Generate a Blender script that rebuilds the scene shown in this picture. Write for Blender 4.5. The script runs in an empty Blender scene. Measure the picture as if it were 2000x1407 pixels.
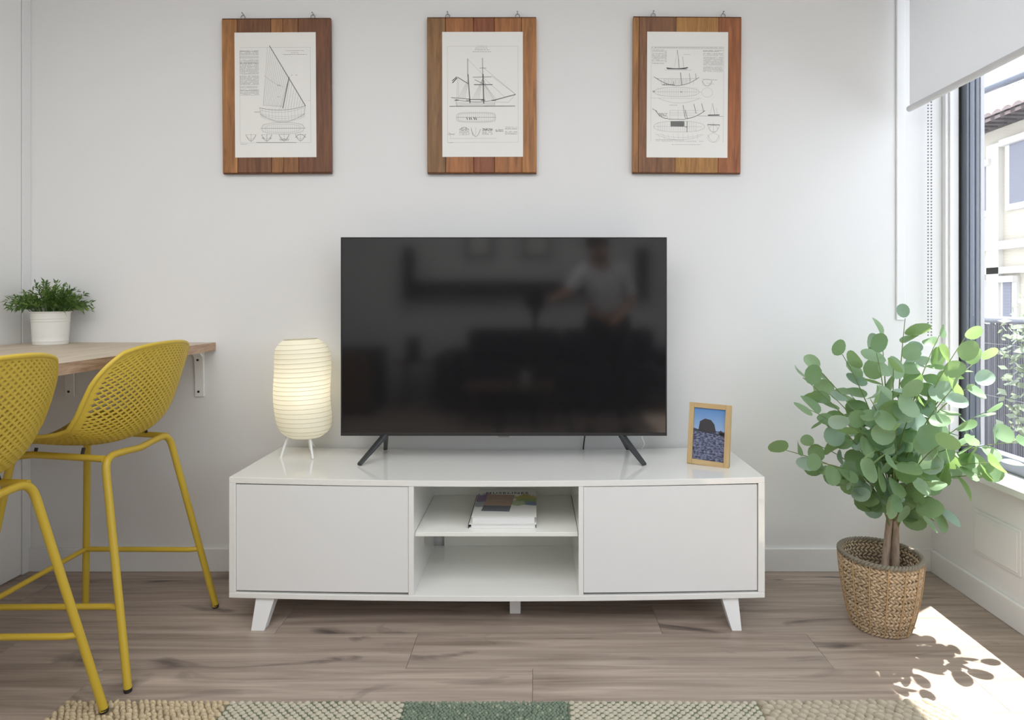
import bpy, bmesh, math, random
from mathutils import Vector, Matrix, Quaternion
random.seed(11)
PI = math.pi
sc = bpy.context.scene
COL = sc.collection

# ------------------------------------------------------------------ camera, sky, sun, big lights, exposure
F, CX, CY, D, H = 1180.0, 1045.0, 585.0, 2.458, 1.104     # focal (px of 2000), principal point, distance to back wall, eye height
cam = bpy.data.cameras.new('camera'); camo = bpy.data.objects.new('camera', cam); COL.objects.link(camo)
cam.sensor_fit = 'HORIZONTAL'; cam.sensor_width = 36.0; cam.lens = F / 2000 * 36.0
cam.shift_x = (1000 - CX) / 2000; cam.shift_y = -(703.5 - CY) / 2000
cam.clip_start = 0.02; cam.clip_end = 200
camo.location = (0, -D, H); camo.rotation_euler = (PI / 2, 0, 0)
sc.camera = camo
sc.view_settings.view_transform = 'Standard'; sc.view_settings.look = 'None'
sc.view_settings.gamma = 1.0; sc.view_settings.use_curve_mapping = False
sc.view_settings.exposure = 0.0
sc.cycles.use_denoising = True
sc.cycles.max_bounces = 12; sc.cycles.diffuse_bounces = 6; sc.cycles.transparent_max_bounces = 16
sc.cycles.sample_clamp_indirect = 6.0

w = bpy.data.worlds.new('sky'); sc.world = w; w.use_nodes = True
bg = w.node_tree.nodes['Background']; bg.inputs['Color'].default_value = (0.84, 0.91, 1.0, 1); bg.inputs['Strength'].default_value = 3.0

sun = bpy.data.lights.new('sun', 'SUN'); sun.energy = 17.0; sun.angle = 0.009; sun.color = (1, 0.97, 0.92)
suno = bpy.data.objects.new('sun', sun); COL.objects.link(suno)
suno.rotation_euler = Vector((-0.341, -0.218, -1.0)).to_track_quat('-Z', 'Y').to_euler()
suno.location = (4, 3, 6)

def area(name, loc, direction, sx, sy, energy, color=(1, 1, 1), portal=False):
    l = bpy.data.lights.new(name, 'AREA'); l.shape = 'RECTANGLE'; l.size = sx; l.size_y = sy
    l.energy = energy; l.color = color
    o = bpy.data.objects.new(name, l); COL.objects.link(o); o.location = loc
    o.rotation_euler = Vector(direction).to_track_quat('-Z', 'Y').to_euler()
    if portal: l.cycles.is_portal = True
    return o
area('window_portal', (1.80, -1.95, 1.45), (-1, 0, 0), 4.3, 2.0, 1, portal=True)
area('ceiling_fill', (-0.55, -2.45, 2.57), (0, 0, -1), 2.4, 2.0, 55, (0.97, 0.985, 1.0))  # added overhead fill light to brighten the room, not a real ceiling fixture

# ------------------------------------------------------------------ helpers
def P(px, py, d):                      # pixel of the 2000x1407 frame at distance d -> point of the room
    return Vector(((px - CX) * d / F, d - D, H - (py - CY) * d / F))

def tag(o, label=None, cat=None, group=None, kind=None):
    if label: o['label'] = label
    if cat: o['category'] = cat
    if group: o['group'] = group
    if kind: o['kind'] = kind
    return o

def empty(name, loc=(0, 0, 0), rz=0.0):
    o = bpy.data.objects.new(name, None); COL.objects.link(o)
    o.location = loc; o.rotation_euler = (0, 0, rz); o.empty_display_size = 0.05
    return o

class MB:
    def __init__(s): s.v = []; s.f = []
    def add(s, vs, fs):
        b = len(s.v); s.v += [tuple(p) for p in vs]; s.f += [tuple(i + b for i in f) for f in fs]; return s
    def box(s, x0, x1, y0, y1, z0, z1, nx=1, fz=None):
        vs = []; fs = []
        for i in range(nx + 1):
            x = x0 + (x1 - x0) * i / nx; dz = fz(x) if fz else 0
            vs += [(x, y0, z0 + dz), (x, y1, z0 + dz), (x, y1, z1 + dz), (x, y0, z1 + dz)]
        fs.append((0, 3, 2, 1)[::-1]); n = nx * 4; fs.append((n, n + 3, n + 2, n + 1))
        fs[0] = (0, 3, 2, 1)[::-1][::-1]; fs[1] = (n, n + 1, n + 2, n + 3)
        for i in range(nx):
            a = i * 4; b = a + 4
            for k in range(4):
                k2 = (k + 1) % 4; fs.append((a + k, a + k2, b + k2, b + k))
        return s.add(vs, fs)
    def prism(s, poly, t0, t1, fn):     # poly of 2-D points extruded t0..t1; fn(a,b,t) -> xyz
        n = len(poly)
        vs = [fn(a, b, t0) for a, b in poly] + [fn(a, b, t1) for a, b in poly]
        fs = [tuple(range(n)), tuple(range(2 * n - 1, n - 1, -1))]
        for i in range(n):
            j = (i + 1) % n; fs.append((j, i, i + n, j + n))
        return s.add(vs, fs)
    def tube(s, pts, r, seg=8, closed=False, caps=True):
        pts = [Vector(p) for p in pts]; n = len(pts)
        rs = r if isinstance(r, (list, tuple)) else [r] * n
        vs = []; up = None
        for i, p in enumerate(pts):
            a = pts[i - 1] if (i > 0 or closed) else p
            b = pts[(i + 1) % n] if (i < n - 1 or closed) else p
            t = (b - a)
            t = t.normalized() if t.length > 1e-9 else Vector((0, 0, 1))
            if up is None:
                up = Vector((0, 0, 1)) if abs(t.z) < .9 else Vector((1, 0, 0))
            sd = t.cross(up)
            if sd.length < 1e-6: sd = t.orthogonal()
            sd.normalize(); up = sd.cross(t).normalized()
            for k in range(seg):
                an = 2 * PI * k / seg
                vs.append(p + (sd * math.cos(an) + up * math.sin(an)) * rs[i])
        fs = []
        for i in range(n if closed else n - 1):
            a = i * seg; b = ((i + 1) % n) * seg
            for k in range(seg):
                k2 = (k + 1) % seg; fs.append((a + k, b + k, b + k2, a + k2)[::-1])
        if caps and not closed:
            fs.append(tuple(range(seg))[::-1][::-1]); fs.append(tuple(range((n - 1) * seg, n * seg))[::-1])
        return s.add(vs, fs)
    def lathe(s, prof, seg=32, c=(0, 0, 0), caps=True, fn=None):
        vs = []; fs = []; n = len(prof)
        for r, z in prof:
            for k in range(seg):
                a = 2 * PI * k / seg
                p = Vector((c[0] + r * math.cos(a), c[1] + r * math.sin(a), c[2] + z))
                vs.append(fn(p) if fn else p)
        for i in range(n - 1):
            for k in range(seg):
                k2 = (k + 1) % seg
                fs.append((i * seg + k, i * seg + k2, (i + 1) * seg + k2, (i + 1) * seg + k))
        if caps:
            fs.append(tuple(range(seg))[::-1]); fs.append(tuple(range((n - 1) * seg, n * seg)))
        return s.add(vs, fs)
    def sphere(s, c, r, seg=12, rings=8, sx=1, sy=1, sz=1):
        prof = [(max(1e-4, math.sin(PI * i / rings)), -math.cos(PI * i / rings)) for i in range(rings + 1)]
        vs = []; fs = []
        for rr, z in prof:
            for k in range(seg):
                a = 2 * PI * k / seg
                vs.append((c[0] + rr * math.cos(a) * r * sx, c[1] + rr * math.sin(a) * r * sy, c[2] + z * r * sz))
        for i in range(rings):
            for k in range(seg):
                k2 = (k + 1) % seg
                fs.append((i * seg + k, i * seg + k2, (i + 1) * seg + k2, (i + 1) * seg + k))
        return s.add(vs, fs)
    def build(s, name, m, parent=None, bevel=0, smooth=None, mods=None, seg=2, recalc=True):
        me = bpy.data.meshes.new(name); me.from_pydata(s.v, [], s.f); me.update()
        if recalc:
            bm = bmesh.new(); bm.from_mesh(me); bmesh.ops.recalc_face_normals(bm, faces=bm.faces); bm.to_mesh(me); bm.free()
        if smooth is not None:
            me.polygons.foreach_set('use_smooth', [True] * len(me.polygons)); me.set_sharp_from_angle(angle=math.radians(smooth))
        me.materials.append(m)
        o = bpy.data.objects.new(name, me); COL.objects.link(o)
        if parent is not None: o.parent = parent
        if bevel:
            b = o.modifiers.new('bevel', 'BEVEL'); b.width = bevel; b.segments = seg; b.limit_method = 'ANGLE'; b.angle_limit = math.radians(40)
        return o

def box(name, m, x0, x1, y0, y1, z0, z1, parent=None, bevel=0.0, **k):
    return MB().box(x0, x1, y0, y1, z0, z1, **k).build(name, m, parent, bevel)

def inst(src, parent=None, name=None):
    o = src.copy(); COL.objects.link(o)
    if name: o.name = name
    if parent is not None: o.parent = parent
    return o

def copy_tree(o, parent=None):
    c = o.copy(); COL.objects.link(c); c.parent = parent
    for ch in list(o.children): copy_tree(ch, c)
    return c

def bez(p0, p1, p2, n):
    return [p0 * (1 - t) ** 2 + p1 * 2 * t * (1 - t) + p2 * t * t for t in [i / n for i in range(n + 1)]]

def fillet(pts, r, n=5):                # polyline with rounded corners
    pts = [Vector(p) for p in pts]; out = [pts[0]]
    for i in range(1, len(pts) - 1):
        a, b, c = pts[i - 1], pts[i], pts[i + 1]
        ra = min(r, (a - b).length * .45, (c - b).length * .45)
        p0 = b + (a - b).normalized() * ra; p2 = b + (c - b).normalized() * ra
        out += bez(p0, b, p2, n)
    out.append(pts[-1]); return out

# ------------------------------------------------------------------ materials
def nodes_of(name):
    m = bpy.data.materials.new(name); m.use_nodes = True
    nt = m.node_tree; return m, nt, nt.nodes, nt.links, nt.nodes['Principled BSDF']

def mat(name, c, rough=.5, metal=0, spec=.5, vary=.04, scale=20, bump=0.0, bscale=200, coat=0, emit=None, estr=0, rnd=0.0):
    m, nt, N, L, b = nodes_of(name)
    b.inputs['Roughness'].default_value = rough; b.inputs['Metallic'].default_value = metal
    b.inputs['Specular IOR Level'].default_value = spec; b.inputs['Coat Weight'].default_value = coat
    tc = N.new('ShaderNodeTexCoord'); no = N.new('ShaderNodeTexNoise'); no.inputs['Scale'].default_value = scale; no.inputs['Detail'].default_value = 4
    L.new(tc.outputs['Object'], no.inputs['Vector'])
    mx = N.new('ShaderNodeMix'); mx.data_type = 'RGBA'
    mx.inputs['A'].default_value = (*[max(0, x * (1 - vary)) for x in c], 1); mx.inputs['B'].default_value = (*[min(1, x * (1 + vary)) for x in c], 1)
    L.new(no.outputs['Fac'], mx.inputs['Factor'])
    out = mx.outputs['Result']
    if rnd:
        oi = N.new('ShaderNodeObjectInfo'); hs = N.new('ShaderNodeHueSaturation'); mr = N.new('ShaderNodeMapRange')
        mr.inputs['To Min'].default_value = 1 - rnd; mr.inputs['To Max'].default_value = 1 + rnd
        L.new(oi.outputs['Random'], mr.inputs['Value']); L.new(mr.outputs['Result'], hs.inputs['Value']); L.new(out, hs.inputs['Color']); out = hs.outputs['Color']
    L.new(out, b.inputs['Base Color'])
    if bump:
        n2 = N.new('ShaderNodeTexNoise'); n2.inputs['Scale'].default_value = bscale; n2.inputs['Detail'].default_value = 3
        L.new(tc.outputs['Object'], n2.inputs['Vector'])
        bp = N.new('ShaderNodeBump'); bp.inputs['Strength'].default_value = bump; bp.inputs['Distance'].default_value = .002
        L.new(n2.outputs['Fac'], bp.inputs['Height']); L.new(bp.outputs['Normal'], b.inputs['Normal'])
    if emit:
        b.inputs['Emission Color'].default_value = (*emit, 1); b.inputs['Emission Strength'].default_value = estr
    return m

def wood(name, c1, c2, sc_along=2.0, sc_across=40.0, axis='X', rough=.5, knots=0.0, rnd=.0, dark=(.05, .035, .03), spec=.4):
    m, nt, N, L, b = nodes_of(name)
    b.inputs['Roughness'].default_value = rough; b.inputs['Specular IOR Level'].default_value = spec
    tc = N.new('ShaderNodeTexCoord'); oi = N.new('ShaderNodeObjectInfo')
    ml = N.new('ShaderNodeVectorMath'); ml.operation = 'SCALE'; ml.inputs[0].default_value = (37.1, 17.7, 9.3); L.new(oi.outputs['Random'], ml.inputs['Scale'])
    ad = N.new('ShaderNodeVectorMath'); L.new(tc.outputs['Object'], ad.inputs[0]); L.new(ml.outputs[0], ad.inputs[1])
    mp = N.new('ShaderNodeMapping')
    s = {'X': (sc_along, sc_across, sc_across), 'Y': (sc_across, sc_along, sc_across), 'Z': (sc_across, sc_across, sc_along)}[axis]
    mp.inputs['Scale'].default_value = s; L.new(ad.outputs[0], mp.inputs['Vector'])
    no = N.new('ShaderNodeTexNoise'); no.inputs['Scale'].default_value = 1; no.inputs['Detail'].default_value = 8; no.inputs['Roughness'].default_value = .62; no.inputs['Distortion'].default_value = .6
    L.new(mp.outputs[0], no.inputs['Vector'])
    rp = N.new('ShaderNodeValToRGB'); rp.color_ramp.elements[0].position = .30; rp.color_ramp.elements[1].position = .70
    rp.color_ramp.elements[0].color = (*c1, 1); rp.color_ramp.elements[1].color = (*c2, 1)
    L.new(no.outputs['Fac'], rp.inputs['Fac']); out = rp.outputs['Color']
    if knots:
        m2 = N.new('ShaderNodeMapping'); m2.inputs['Scale'].default_value = tuple(x * k for x, k in zip(s, (1.5, .23, .23))); L.new(ad.outputs[0], m2.inputs['Vector'])
        n2 = N.new('ShaderNodeTexNoise'); n2.inputs['Scale'].default_value = 1; n2.inputs['Detail'].default_value = 5; n2.inputs['Distortion'].default_value = 1.2; L.new(m2.outputs[0], n2.inputs['Vector'])
        r2 = N.new('ShaderNodeValToRGB'); r2.color_ramp.elements[0].position = .61; r2.color_ramp.elements[1].position = .74
        r2.color_ramp.elements[0].color = (0, 0, 0, 1); r2.color_ramp.elements[1].color = (knots, knots, knots, 1)
        L.new(n2.outputs['Fac'], r2.inputs['Fac'])
        mx = N.new('ShaderNodeMix'); mx.data_type = 'RGBA'; mx.inputs['B'].default_value = (*dark, 1)
        L.new(r2.outputs['Color'], mx.inputs['Factor']); L.new(out, mx.inputs['A']); out = mx.outputs['Result']
    if rnd:
        hs = N.new('ShaderNodeHueSaturation'); mr = N.new('ShaderNodeMapRange'); mr.inputs['To Min'].default_value = 1 - rnd; mr.inputs['To Max'].default_value = 1 + rnd
        L.new(oi.outputs['Random'], mr.inputs['Value']); L.new(mr.outputs['Result'], hs.inputs['Value']); L.new(out, hs.inputs['Color']); out = hs.outputs['Color']
    L.new(out, b.inputs['Base Color'])
    bp = N.new('ShaderNodeBump'); bp.inputs['Strength'].default_value = .15; bp.inputs['Distance'].default_value = .001
    L.new(no.outputs['Fac'], bp.inputs['Height']); L.new(bp.outputs['Normal'], b.inputs['Normal'])
    return m

def leafmat(name, ca, cb, trans, rough=.45):
    m, nt, N, L, b = nodes_of(name)
    oi = N.new('ShaderNodeObjectInfo'); tc = N.new('ShaderNodeTexCoord'); no = N.new('ShaderNodeTexNoise'); no.inputs['Scale'].default_value = 60
    L.new(tc.outputs['Object'], no.inputs['Vector'])
    ad = N.new('ShaderNodeMath'); ad.operation = 'MULTIPLY_ADD'; ad.inputs[1].default_value = .35; L.new(no.outputs['Fac'], ad.inputs[0]); 
    mr = N.new('ShaderNodeMath'); mr.operation = 'MULTIPLY'; mr.inputs[1].default_value = .8; L.new(oi.outputs['Random'], mr.inputs[0]); L.new(mr.outputs[0], ad.inputs[2])
    rp = N.new('ShaderNodeValToRGB'); rp.color_ramp.elements[0].color = (*ca, 1); rp.color_ramp.elements[1].color = (*cb, 1); L.new(ad.outputs[0], rp.inputs['Fac'])
    L.new(rp.outputs['Color'], b.inputs['Base Color']); b.inputs['Roughness'].default_value = rough
    tr = N.new('ShaderNodeBsdfTranslucent'); tr.inputs['Color'].default_value = (*trans, 1)
    ms = N.new('ShaderNodeMixShader'); ms.inputs['Fac'].default_value = .35
    L.new(b.outputs[0], ms.inputs[1]); L.new(tr.outputs[0], ms.inputs[2]); L.new(ms.outputs[0], N['Material Output'].inputs['Surface'])
    return m

def translucent(name, c, tc_, fac, transp=0.0):
    m, nt, N, L, b = nodes_of(name)
    b.inputs['Base Color'].default_value = (*c, 1); b.inputs['Roughness'].default_value = .8; b.inputs['Specular IOR Level'].default_value = .2
    t = N.new('ShaderNodeTexCoord'); no = N.new('ShaderNodeTexNoise'); no.inputs['Scale'].default_value = 90; no.inputs['Detail'].default_value = 4; L.new(t.outputs['Object'], no.inputs['Vector'])
    mx = N.new('ShaderNodeMix'); mx.data_type = 'RGBA'; mx.inputs['A'].default_value = (*[x * .94 for x in c], 1); mx.inputs['B'].default_value = (*c, 1); L.new(no.outputs['Fac'], mx.inputs['Factor']); L.new(mx.outputs['Result'], b.inputs['Base Color'])
    tr = N.new('ShaderNodeBsdfTranslucent'); tr.inputs['Color'].default_value = (*tc_, 1)
    ms = N.new('ShaderNodeMixShader'); ms.inputs['Fac'].default_value = fac
    L.new(b.outputs[0], ms.inputs[1]); L.new(tr.outputs[0], ms.inputs[2]); last = ms
    if transp:
        tp = N.new('ShaderNodeBsdfTransparent'); m2 = N.new('ShaderNodeMixShader'); m2.inputs['Fac'].default_value = transp
        L.new(ms.outputs[0], m2.inputs[1]); L.new(tp.outputs[0], m2.inputs[2]); last = m2
    L.new(last.outputs[0], N['Material Output'].inputs['Surface'])
    return m

def glassmat(name, tint=(1, 1, 1), gloss=.06):
    m, nt, N, L, b = nodes_of(name); N.remove(b)
    tp = N.new('ShaderNodeBsdfTransparent'); tp.inputs['Color'].default_value = (*tint, 1)
    gl = N.new('ShaderNodeBsdfGlossy'); gl.inputs['Roughness'].default_value = .02
    ms = N.new('ShaderNodeMixShader'); ms.inputs['Fac'].default_value = gloss
    L.new(tp.outputs[0], ms.inputs[1]); L.new(gl.outputs[0], ms.inputs[2]); L.new(ms.outputs[0], N['Material Output'].inputs['Surface'])
    return m

WALL = mat('wall_paint', (.80, .80, .80), .9, spec=.15, vary=.012, scale=1.3, bump=.06, bscale=140)
WALLR = mat('window_wall_paint', (.80, .80, .80), .8, spec=.2, vary=.01, scale=2)
CEIL = mat('ceiling_paint', (.84, .84, .83), .9, vary=.01)
TRIM = mat('trim_paint', (.80, .80, .80), .45, vary=.01, spec=.35)
DOORP = mat('door_paint', (.82, .82, .81), .5, vary=.01)
PLANK = wood('laminate_plank', (.225, .172, .138), (.49, .40, .335), 1.5, 32, 'X', .42, knots=.85, rnd=.07, dark=(.07, .055, .055), spec=.45)
CABW = mat('white_lacquer', (.88, .88, .855), .05, vary=.008, spec=.8, coat=.6)
CABF = mat('white_matt_front', (.82, .82, .82), .5, vary=.008, spec=.4)
CABI = mat('white_interior', (.90, .90, .85), .4, vary=.008)
CABL = mat('white_leg', (.82, .82, .82), .4, vary=.01)
YEL = mat('yellow_plastic', (.62, .445, .05), .48, vary=.03, scale=8)
YELM = mat('yellow_metal', (.57, .40, .04), .38, vary=.03, scale=8, spec=.5)
RUB = mat('black_rubber', (.025, .022, .02), .7)
OAK = wood('oak_counter', (.44, .355, .265), (.68, .58, .46), 3.0, 55, 'Y', .5)
OAKE = wood('oak_counter_edge', (.30, .19, .125), (.56, .40, .29), 14, 120, 'Y', .55)
BLK = mat('black_satin', (.015, .015, .016), .4, vary=.05)
TVB = mat('tv_bezel', (.035, .035, .034), .38, metal=.3, vary=.05)
TVF = mat('tv_foot', (.045, .048, .052), .42, metal=.2, vary=.06)
WHT = mat('white_enamel', (.84, .84, .82), .35, vary=.01)
CREAMPOT = mat('cream_enamel', (.78, .78, .74), .38, vary=.015)
STEEL = mat('steel', (.35, .35, .36), .35, metal=.9)
PAPER = mat('print_paper', (.86, .855, .825), .8, vary=.008, spec=.2)
INK = mat('print_ink', (.07, .07, .07), .8, spec=.1)
INKL = mat('print_ink_pale', (.36, .36, .355), .8, spec=.1)
INKM = mat('print_ink_grey', (.19, .19, .19), .8, spec=.1)

# ------------------------------------------------------------------ the room
XL, XR = -2.0625, 1.6146           # left wall, right (window) wall
YB = -4.45                         # wall behind the camera
ZC = 2.60
XW = 1.715                         # inner face of the window frame
fl = empty('floor'); tag(fl, 'grey brown laminate plank floor', 'floor', kind='structure')
box('subfloor', mat('subfloor', (.10, .08, .07), .9), XL - .1, XW + .15, YB - .1, .1, -.06, -.014, fl)
edges = [0.02, -.084, -.274, -.464, -.654, -.844]
while edges[-1] > YB: edges.append(edges[-1] - .19)
joint = {0: .35, 1: -.60, 2: .42, 3: -.386, 4: -.007, 5: .6}
LEN = 1.28
pl_cache = {}
for i in range(len(edges) - 1):
    y1, y0 = edges[i], max(edges[i + 1], YB - .05)
    j = joint.get(i, random.uniform(-.6, .6)); x = j
    while x > XL: x -= LEN
    while x < XW + .1:
        a, b_ = max(x, XL - .03), min(x + LEN, XW + .12)
        if b_ - a > .05:
            key = (round(b_ - a, 3), round(y1 - y0, 3))
            hx, hy = (b_ - a) / 2, (y1 - y0) / 2
            if key not in pl_cache:
                pl_cache[key] = box('plank', PLANK, -hx + .0004, hx - .0004, -hy + .0004, hy - .0004, -.014, 0, fl, .0007)
                o = pl_cache[key]
            else: o = inst(pl_cache[key], fl)
            o.location = ((a + b_) / 2, (y0 + y1) / 2, 0)
        x += LEN

def structure(name, m, b, label, bevel=0, cat='wall'):
    return tag(b.build(name, m, None, bevel), label, cat, kind='structure')

structure('wall_back', WALL, MB().box(XL - .1, XW + .066, 0, .1, -.05, ZC), 'plain white back wall behind the television')
structure('wall_left', WALL, MB().box(XL - .1, XL, YB, 0, -.05, ZC), 'white left wall with flush door panel')
structure('wall_rear', mat('rear_wall_paint', (.74, .74, .73), .9, vary=.01), MB().box(XL - .1, XW + .14, YB - .1, YB, -.05, ZC), 'pale wall behind the camera reflected in the screen')
structure('ceiling', CEIL, MB().box(XL - .1, XW + .14, YB - .1, .1, ZC, ZC + .1), 'plain white ceiling above the room', cat='ceiling')
# window wall: parapet, lintel, end pier
ZS = .475
structure('wall_right', WALLR, MB().box(XR, XW + .14, YB, 0, -.05, ZS - .025).box(XR, XW + .14, YB, 0, 2.46, ZC).box(XR, XW + .14, YB, -4.0, ZS - .025, 2.46),
          'white window wall with low parapet')
# skirting
structure('baseboard_back', TRIM, MB().box(XL, XR, -.013, 0, 0, .094), 'white skirting board along back wall', .003, 'baseboard')
structure('baseboard_right', TRIM, MB().box(XR - .014, XR, YB, -.013, 0, .09), 'white skirting board under the window', .003, 'baseboard')
# left wall: flush door leaf and its casing
structure('trim_1', TRIM, MB().box(XL, XL + .012, -.041, -.0005, 0, ZC), 'white corner casing beside the flush door', .002, 'trim')
dr = empty('door_1', (XL, -.5, 0)); tag(dr, 'white flush door panel on left wall', 'door', kind='structure')
box('door_leaf', DOORP, .0005, .010, -.36, .456, .006, 2.59, dr, .0015)
# raised strip and conduit on the back wall, right of the pictures
structure('trim_2', TRIM, MB().box((1749 - CX) / 480, (1766 - CX) / 480, -.008, 0, 1.02, ZC), 'narrow white raised strip beside the blind', .003, 'trim')
# access cover under the window
ac = empty('access_cover', (XR, -.348, .258)); tag(ac, 'small white access cover set in wall under window', 'cover', kind='structure')
box('cover_frame', WALLR, -.006, -.0003, -.108, .108, -.078, .078, ac, .002)
box('cover_plate', WALLR, -.010, -.0061, -.098, .098, -.068, .068, ac, .002)

# ------------------------------------------------------------------ window
ALU = mat('grey_aluminium', (.175, .195, .235), .4, metal=.2, vary=.06, scale=6)
ALUL = mat('pale_aluminium', (.55, .55, .58), .4, vary=.03)
SILL = mat('sill_paint', (.80, .81, .80), .3, vary=.01)
GL = glassmat('window_glass')
wn = empty('window_1', (XW, 0, ZS)); tag(wn, 'large grey aluminium window beside the plant', 'window', kind='structure')
def wpart(name, m, x0, x1, y0, y1, z0, z1, bevel=.002): return box(name, m, x0 - XW, x1 - XW, y0, y1, z0 - ZS, z1 - ZS, wn, bevel)
wpart('window_sill', SILL, XR - .03, XW + .13, -4.0, -.001, ZS - .024, ZS)
wpart('white_jamb', TRIM, 1.655, XW - .006, -.022, -.001, ZS, 2.46)
wpart('jamb_bead', TRIM, 1.668, 1.682, -.030, -.0222, ZS, 2.46)
wpart('gasket', RUB, XW - .0055, XW + .004, -.020, -.001, ZS, 2.46, 0)
ZT = 2.44
wpart('frame_stile', ALU, XW + .005, XW + .058, -.050, -.001, ZS, ZT, .003)
wpart('stile_rib', ALU, XW + .016, XW + .022, -.054, -.0502, ZS + .05, ZT, .001)
wpart('stile_rib', ALU, XW + .040, XW + .044, -.054, -.0502, ZS + .05, ZT, .001)
wpart('outer_frame', ALUL, XW + .060, XW + .076, -.052, -.001, ZS, ZT)
wpart('bottom_rail', ALU, XW + .005, XW + .058, -4.0, -.0545, ZS, ZS + .055, .003)
wpart('outer_track', ALUL, XW + .060, XW + .105, -4.0, -.0555, ZS, ZS + .02)
wpart('top_rail', ALU, XW + .005, XW + .058, -4.0, -.0545, ZT - .05, ZT, .003)
for y in (-1.35, -2.68, -3.94):
    wpart('mullion', ALU, XW + .005, XW + .058, y - .06, y, ZS + .0555, ZT - .0505, .003)
for y0, y1 in ((-1.349, -.0545), (-2.679, -1.411), (-3.939, -2.741)):
    wpart('pane', GL, XW + .027, XW + .031, y0, y1, ZS + .0555, ZT - .0505, 0)

# roller blind
BL = translucent('blind_fabric', (.84, .84, .84), (.90, .90, .90), .52)
bx_ = 1.489
bl = empty('roller_blind', (bx_, -.058, 2.56)); tag(bl, 'white roller blind half lowered over the window', 'blind')
MB().box(-.0008, .0008, -2.25, 0, 1.872 - 2.56, -.02).build('blind_fabric', BL, bl)
MB().tube([(0, .004, 1.862 - 2.56), (0, -2.254, 1.862 - 2.56)], .012, 12).build('bottom_bar', mat('blind_bar', (.64, .64, .65), .5), bl, smooth=40)
MB().tube([(0.02, .004, -.01), (0.02, -2.254, -.01)], .028, 16).build('roller_tube', WHT, bl, smooth=40)
box('end_bracket', WHT, -.02, .05, .0045, .02, -.05, .038, bl, .002)
ch = MB()
for k in range(0, 150):
    z = .2 - k * .0125
    if 2.56 - .35 + z < .95: break
    for dx in (0, .013): ch.sphere((.092 + dx, .030, -.35 + z), .0036, 6, 4)
co = ch.build('bead_chain', mat('chain_bead', (.28, .28, .29), .4), bl, smooth=60); co['kind'] = 'stuff'

# ------------------------------------------------------------------ TV cabinet
y_f, y_r = -.4305, -.012
cbx = -.128                                        # centre x
tvs = empty('tv_cabinet', (cbx, y_r, 0)); tag(tvs, 'long white low cabinet with two plain doors and splayed legs', 'cabinet')
HW = .8995
sag = lambda x: -.013 * max(0, 1 - (x / HW) ** 2)
dpt = y_f - y_r                                    # negative
Zt, Zb = .507, .102
box('top_panel', CABW, -HW, HW, dpt, 0, Zt - .02, Zt, tvs, .0015, nx=16, fz=sag)
box('bottom_panel', CABW, -HW, HW, dpt, 0, Zb, Zb + .018, tvs, .0015, nx=16, fz=sag)
for s in (-1, 1):
    box('side_panel', CABW, s * HW - (s > 0) * .022, s * HW + (s < 0) * .022, dpt, 0, Zb + .0181, Zt - .0201, tvs, .0015)
fx = lambda px: (px - CX) / 582 - cbx               # pixel on the cabinet's front plane -> cabinet x
for a, b_ in ((797.5, 808), (1130, 1139.5)):
    x0, x1 = fx(a), fx(b_); dz = sag((x0 + x1) / 2)
    box('divider', CABW, x0, x1, dpt + .001, -.006, Zb + .0182 + dz, Zt - .0202 + dz, tvs, .001)
# back panel of the open bay with a cut corner for cables
xa, xb = fx(808) - .004, fx(1130) + .004
bay = [(xa + .045, Zb + .006), (xb, Zb + .006), (xb, Zt - .033), (xa, Zt - .033), (xa, Zb + .075), (xa + .03, Zb + .075), (xa + .045, Zb + .06)]
MB().prism([(a, z) for a, z in bay], -.006, -.001, lambda a, b_, t: (a, t, b_)).build('back_panel', CABI, tvs)
for a, b_ in ((460.5, 797.0), (1140, 1479.5)):
    x0, x1 = fx(a), fx(b_); f2 = lambda x: sag(x) * .8
    MB().box(x0, x1, dpt + .003, dpt + .019, Zb + .0245, Zt - .0245, nx=8, fz=f2).build('door', CABF, tvs, .0012)
    box('back_panel', CABI, x0 - .008 + .02, x1 - .02, -.005, -.001, Zb + .02, Zt - .035, tvs)
dz = sag(-.1)
box('shelf', CABI, fx(808) + .001, fx(1130) - .001, dpt + .02, -.007, .300, .314, tvs, .001)
def leg(xt0, xt1, xb0, xb1, y0t, y1t, y0b, y1b, zt):
    vs = [(xb0, y0b, 0), (xb1, y0b, 0), (xb1, y1b, 0), (xb0, y1b, 0), (xt0, y0t, zt), (xt1, y0t, zt), (xt1, y1t, zt), (xt0, y1t, zt)]
    return MB().add(vs, [(3, 2, 1, 0), (4, 5, 6, 7), (0, 1, 5, 4), (1, 2, 6, 5), (2, 3, 7, 6), (3, 0, 4, 7)]).build('leg', CABL, tvs, .002)
for yt, yb, sg in ((dpt + .01, dpt - .018, 1), (-.05, -.03, -1)):
    dy = .05
    l1 = leg(fx(497), fx(534), fx(491) + .006, fx(517) + .006, yt, yt + dy, yb, yb + .035, Zb - .003)
    l2 = leg(fx(1411), fx(1444), fx(1430) - .006, fx(1449) - .006, yt, yt + dy, yb, yb + .035, Zb - .003)
box('centre_leg', CABL, .058 - .019, .058 + .019, -.327, -.287, 0, Zb - .0135, tvs, .002)
TOPZ = lambda x: Zt + sag(x - cbx)

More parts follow.
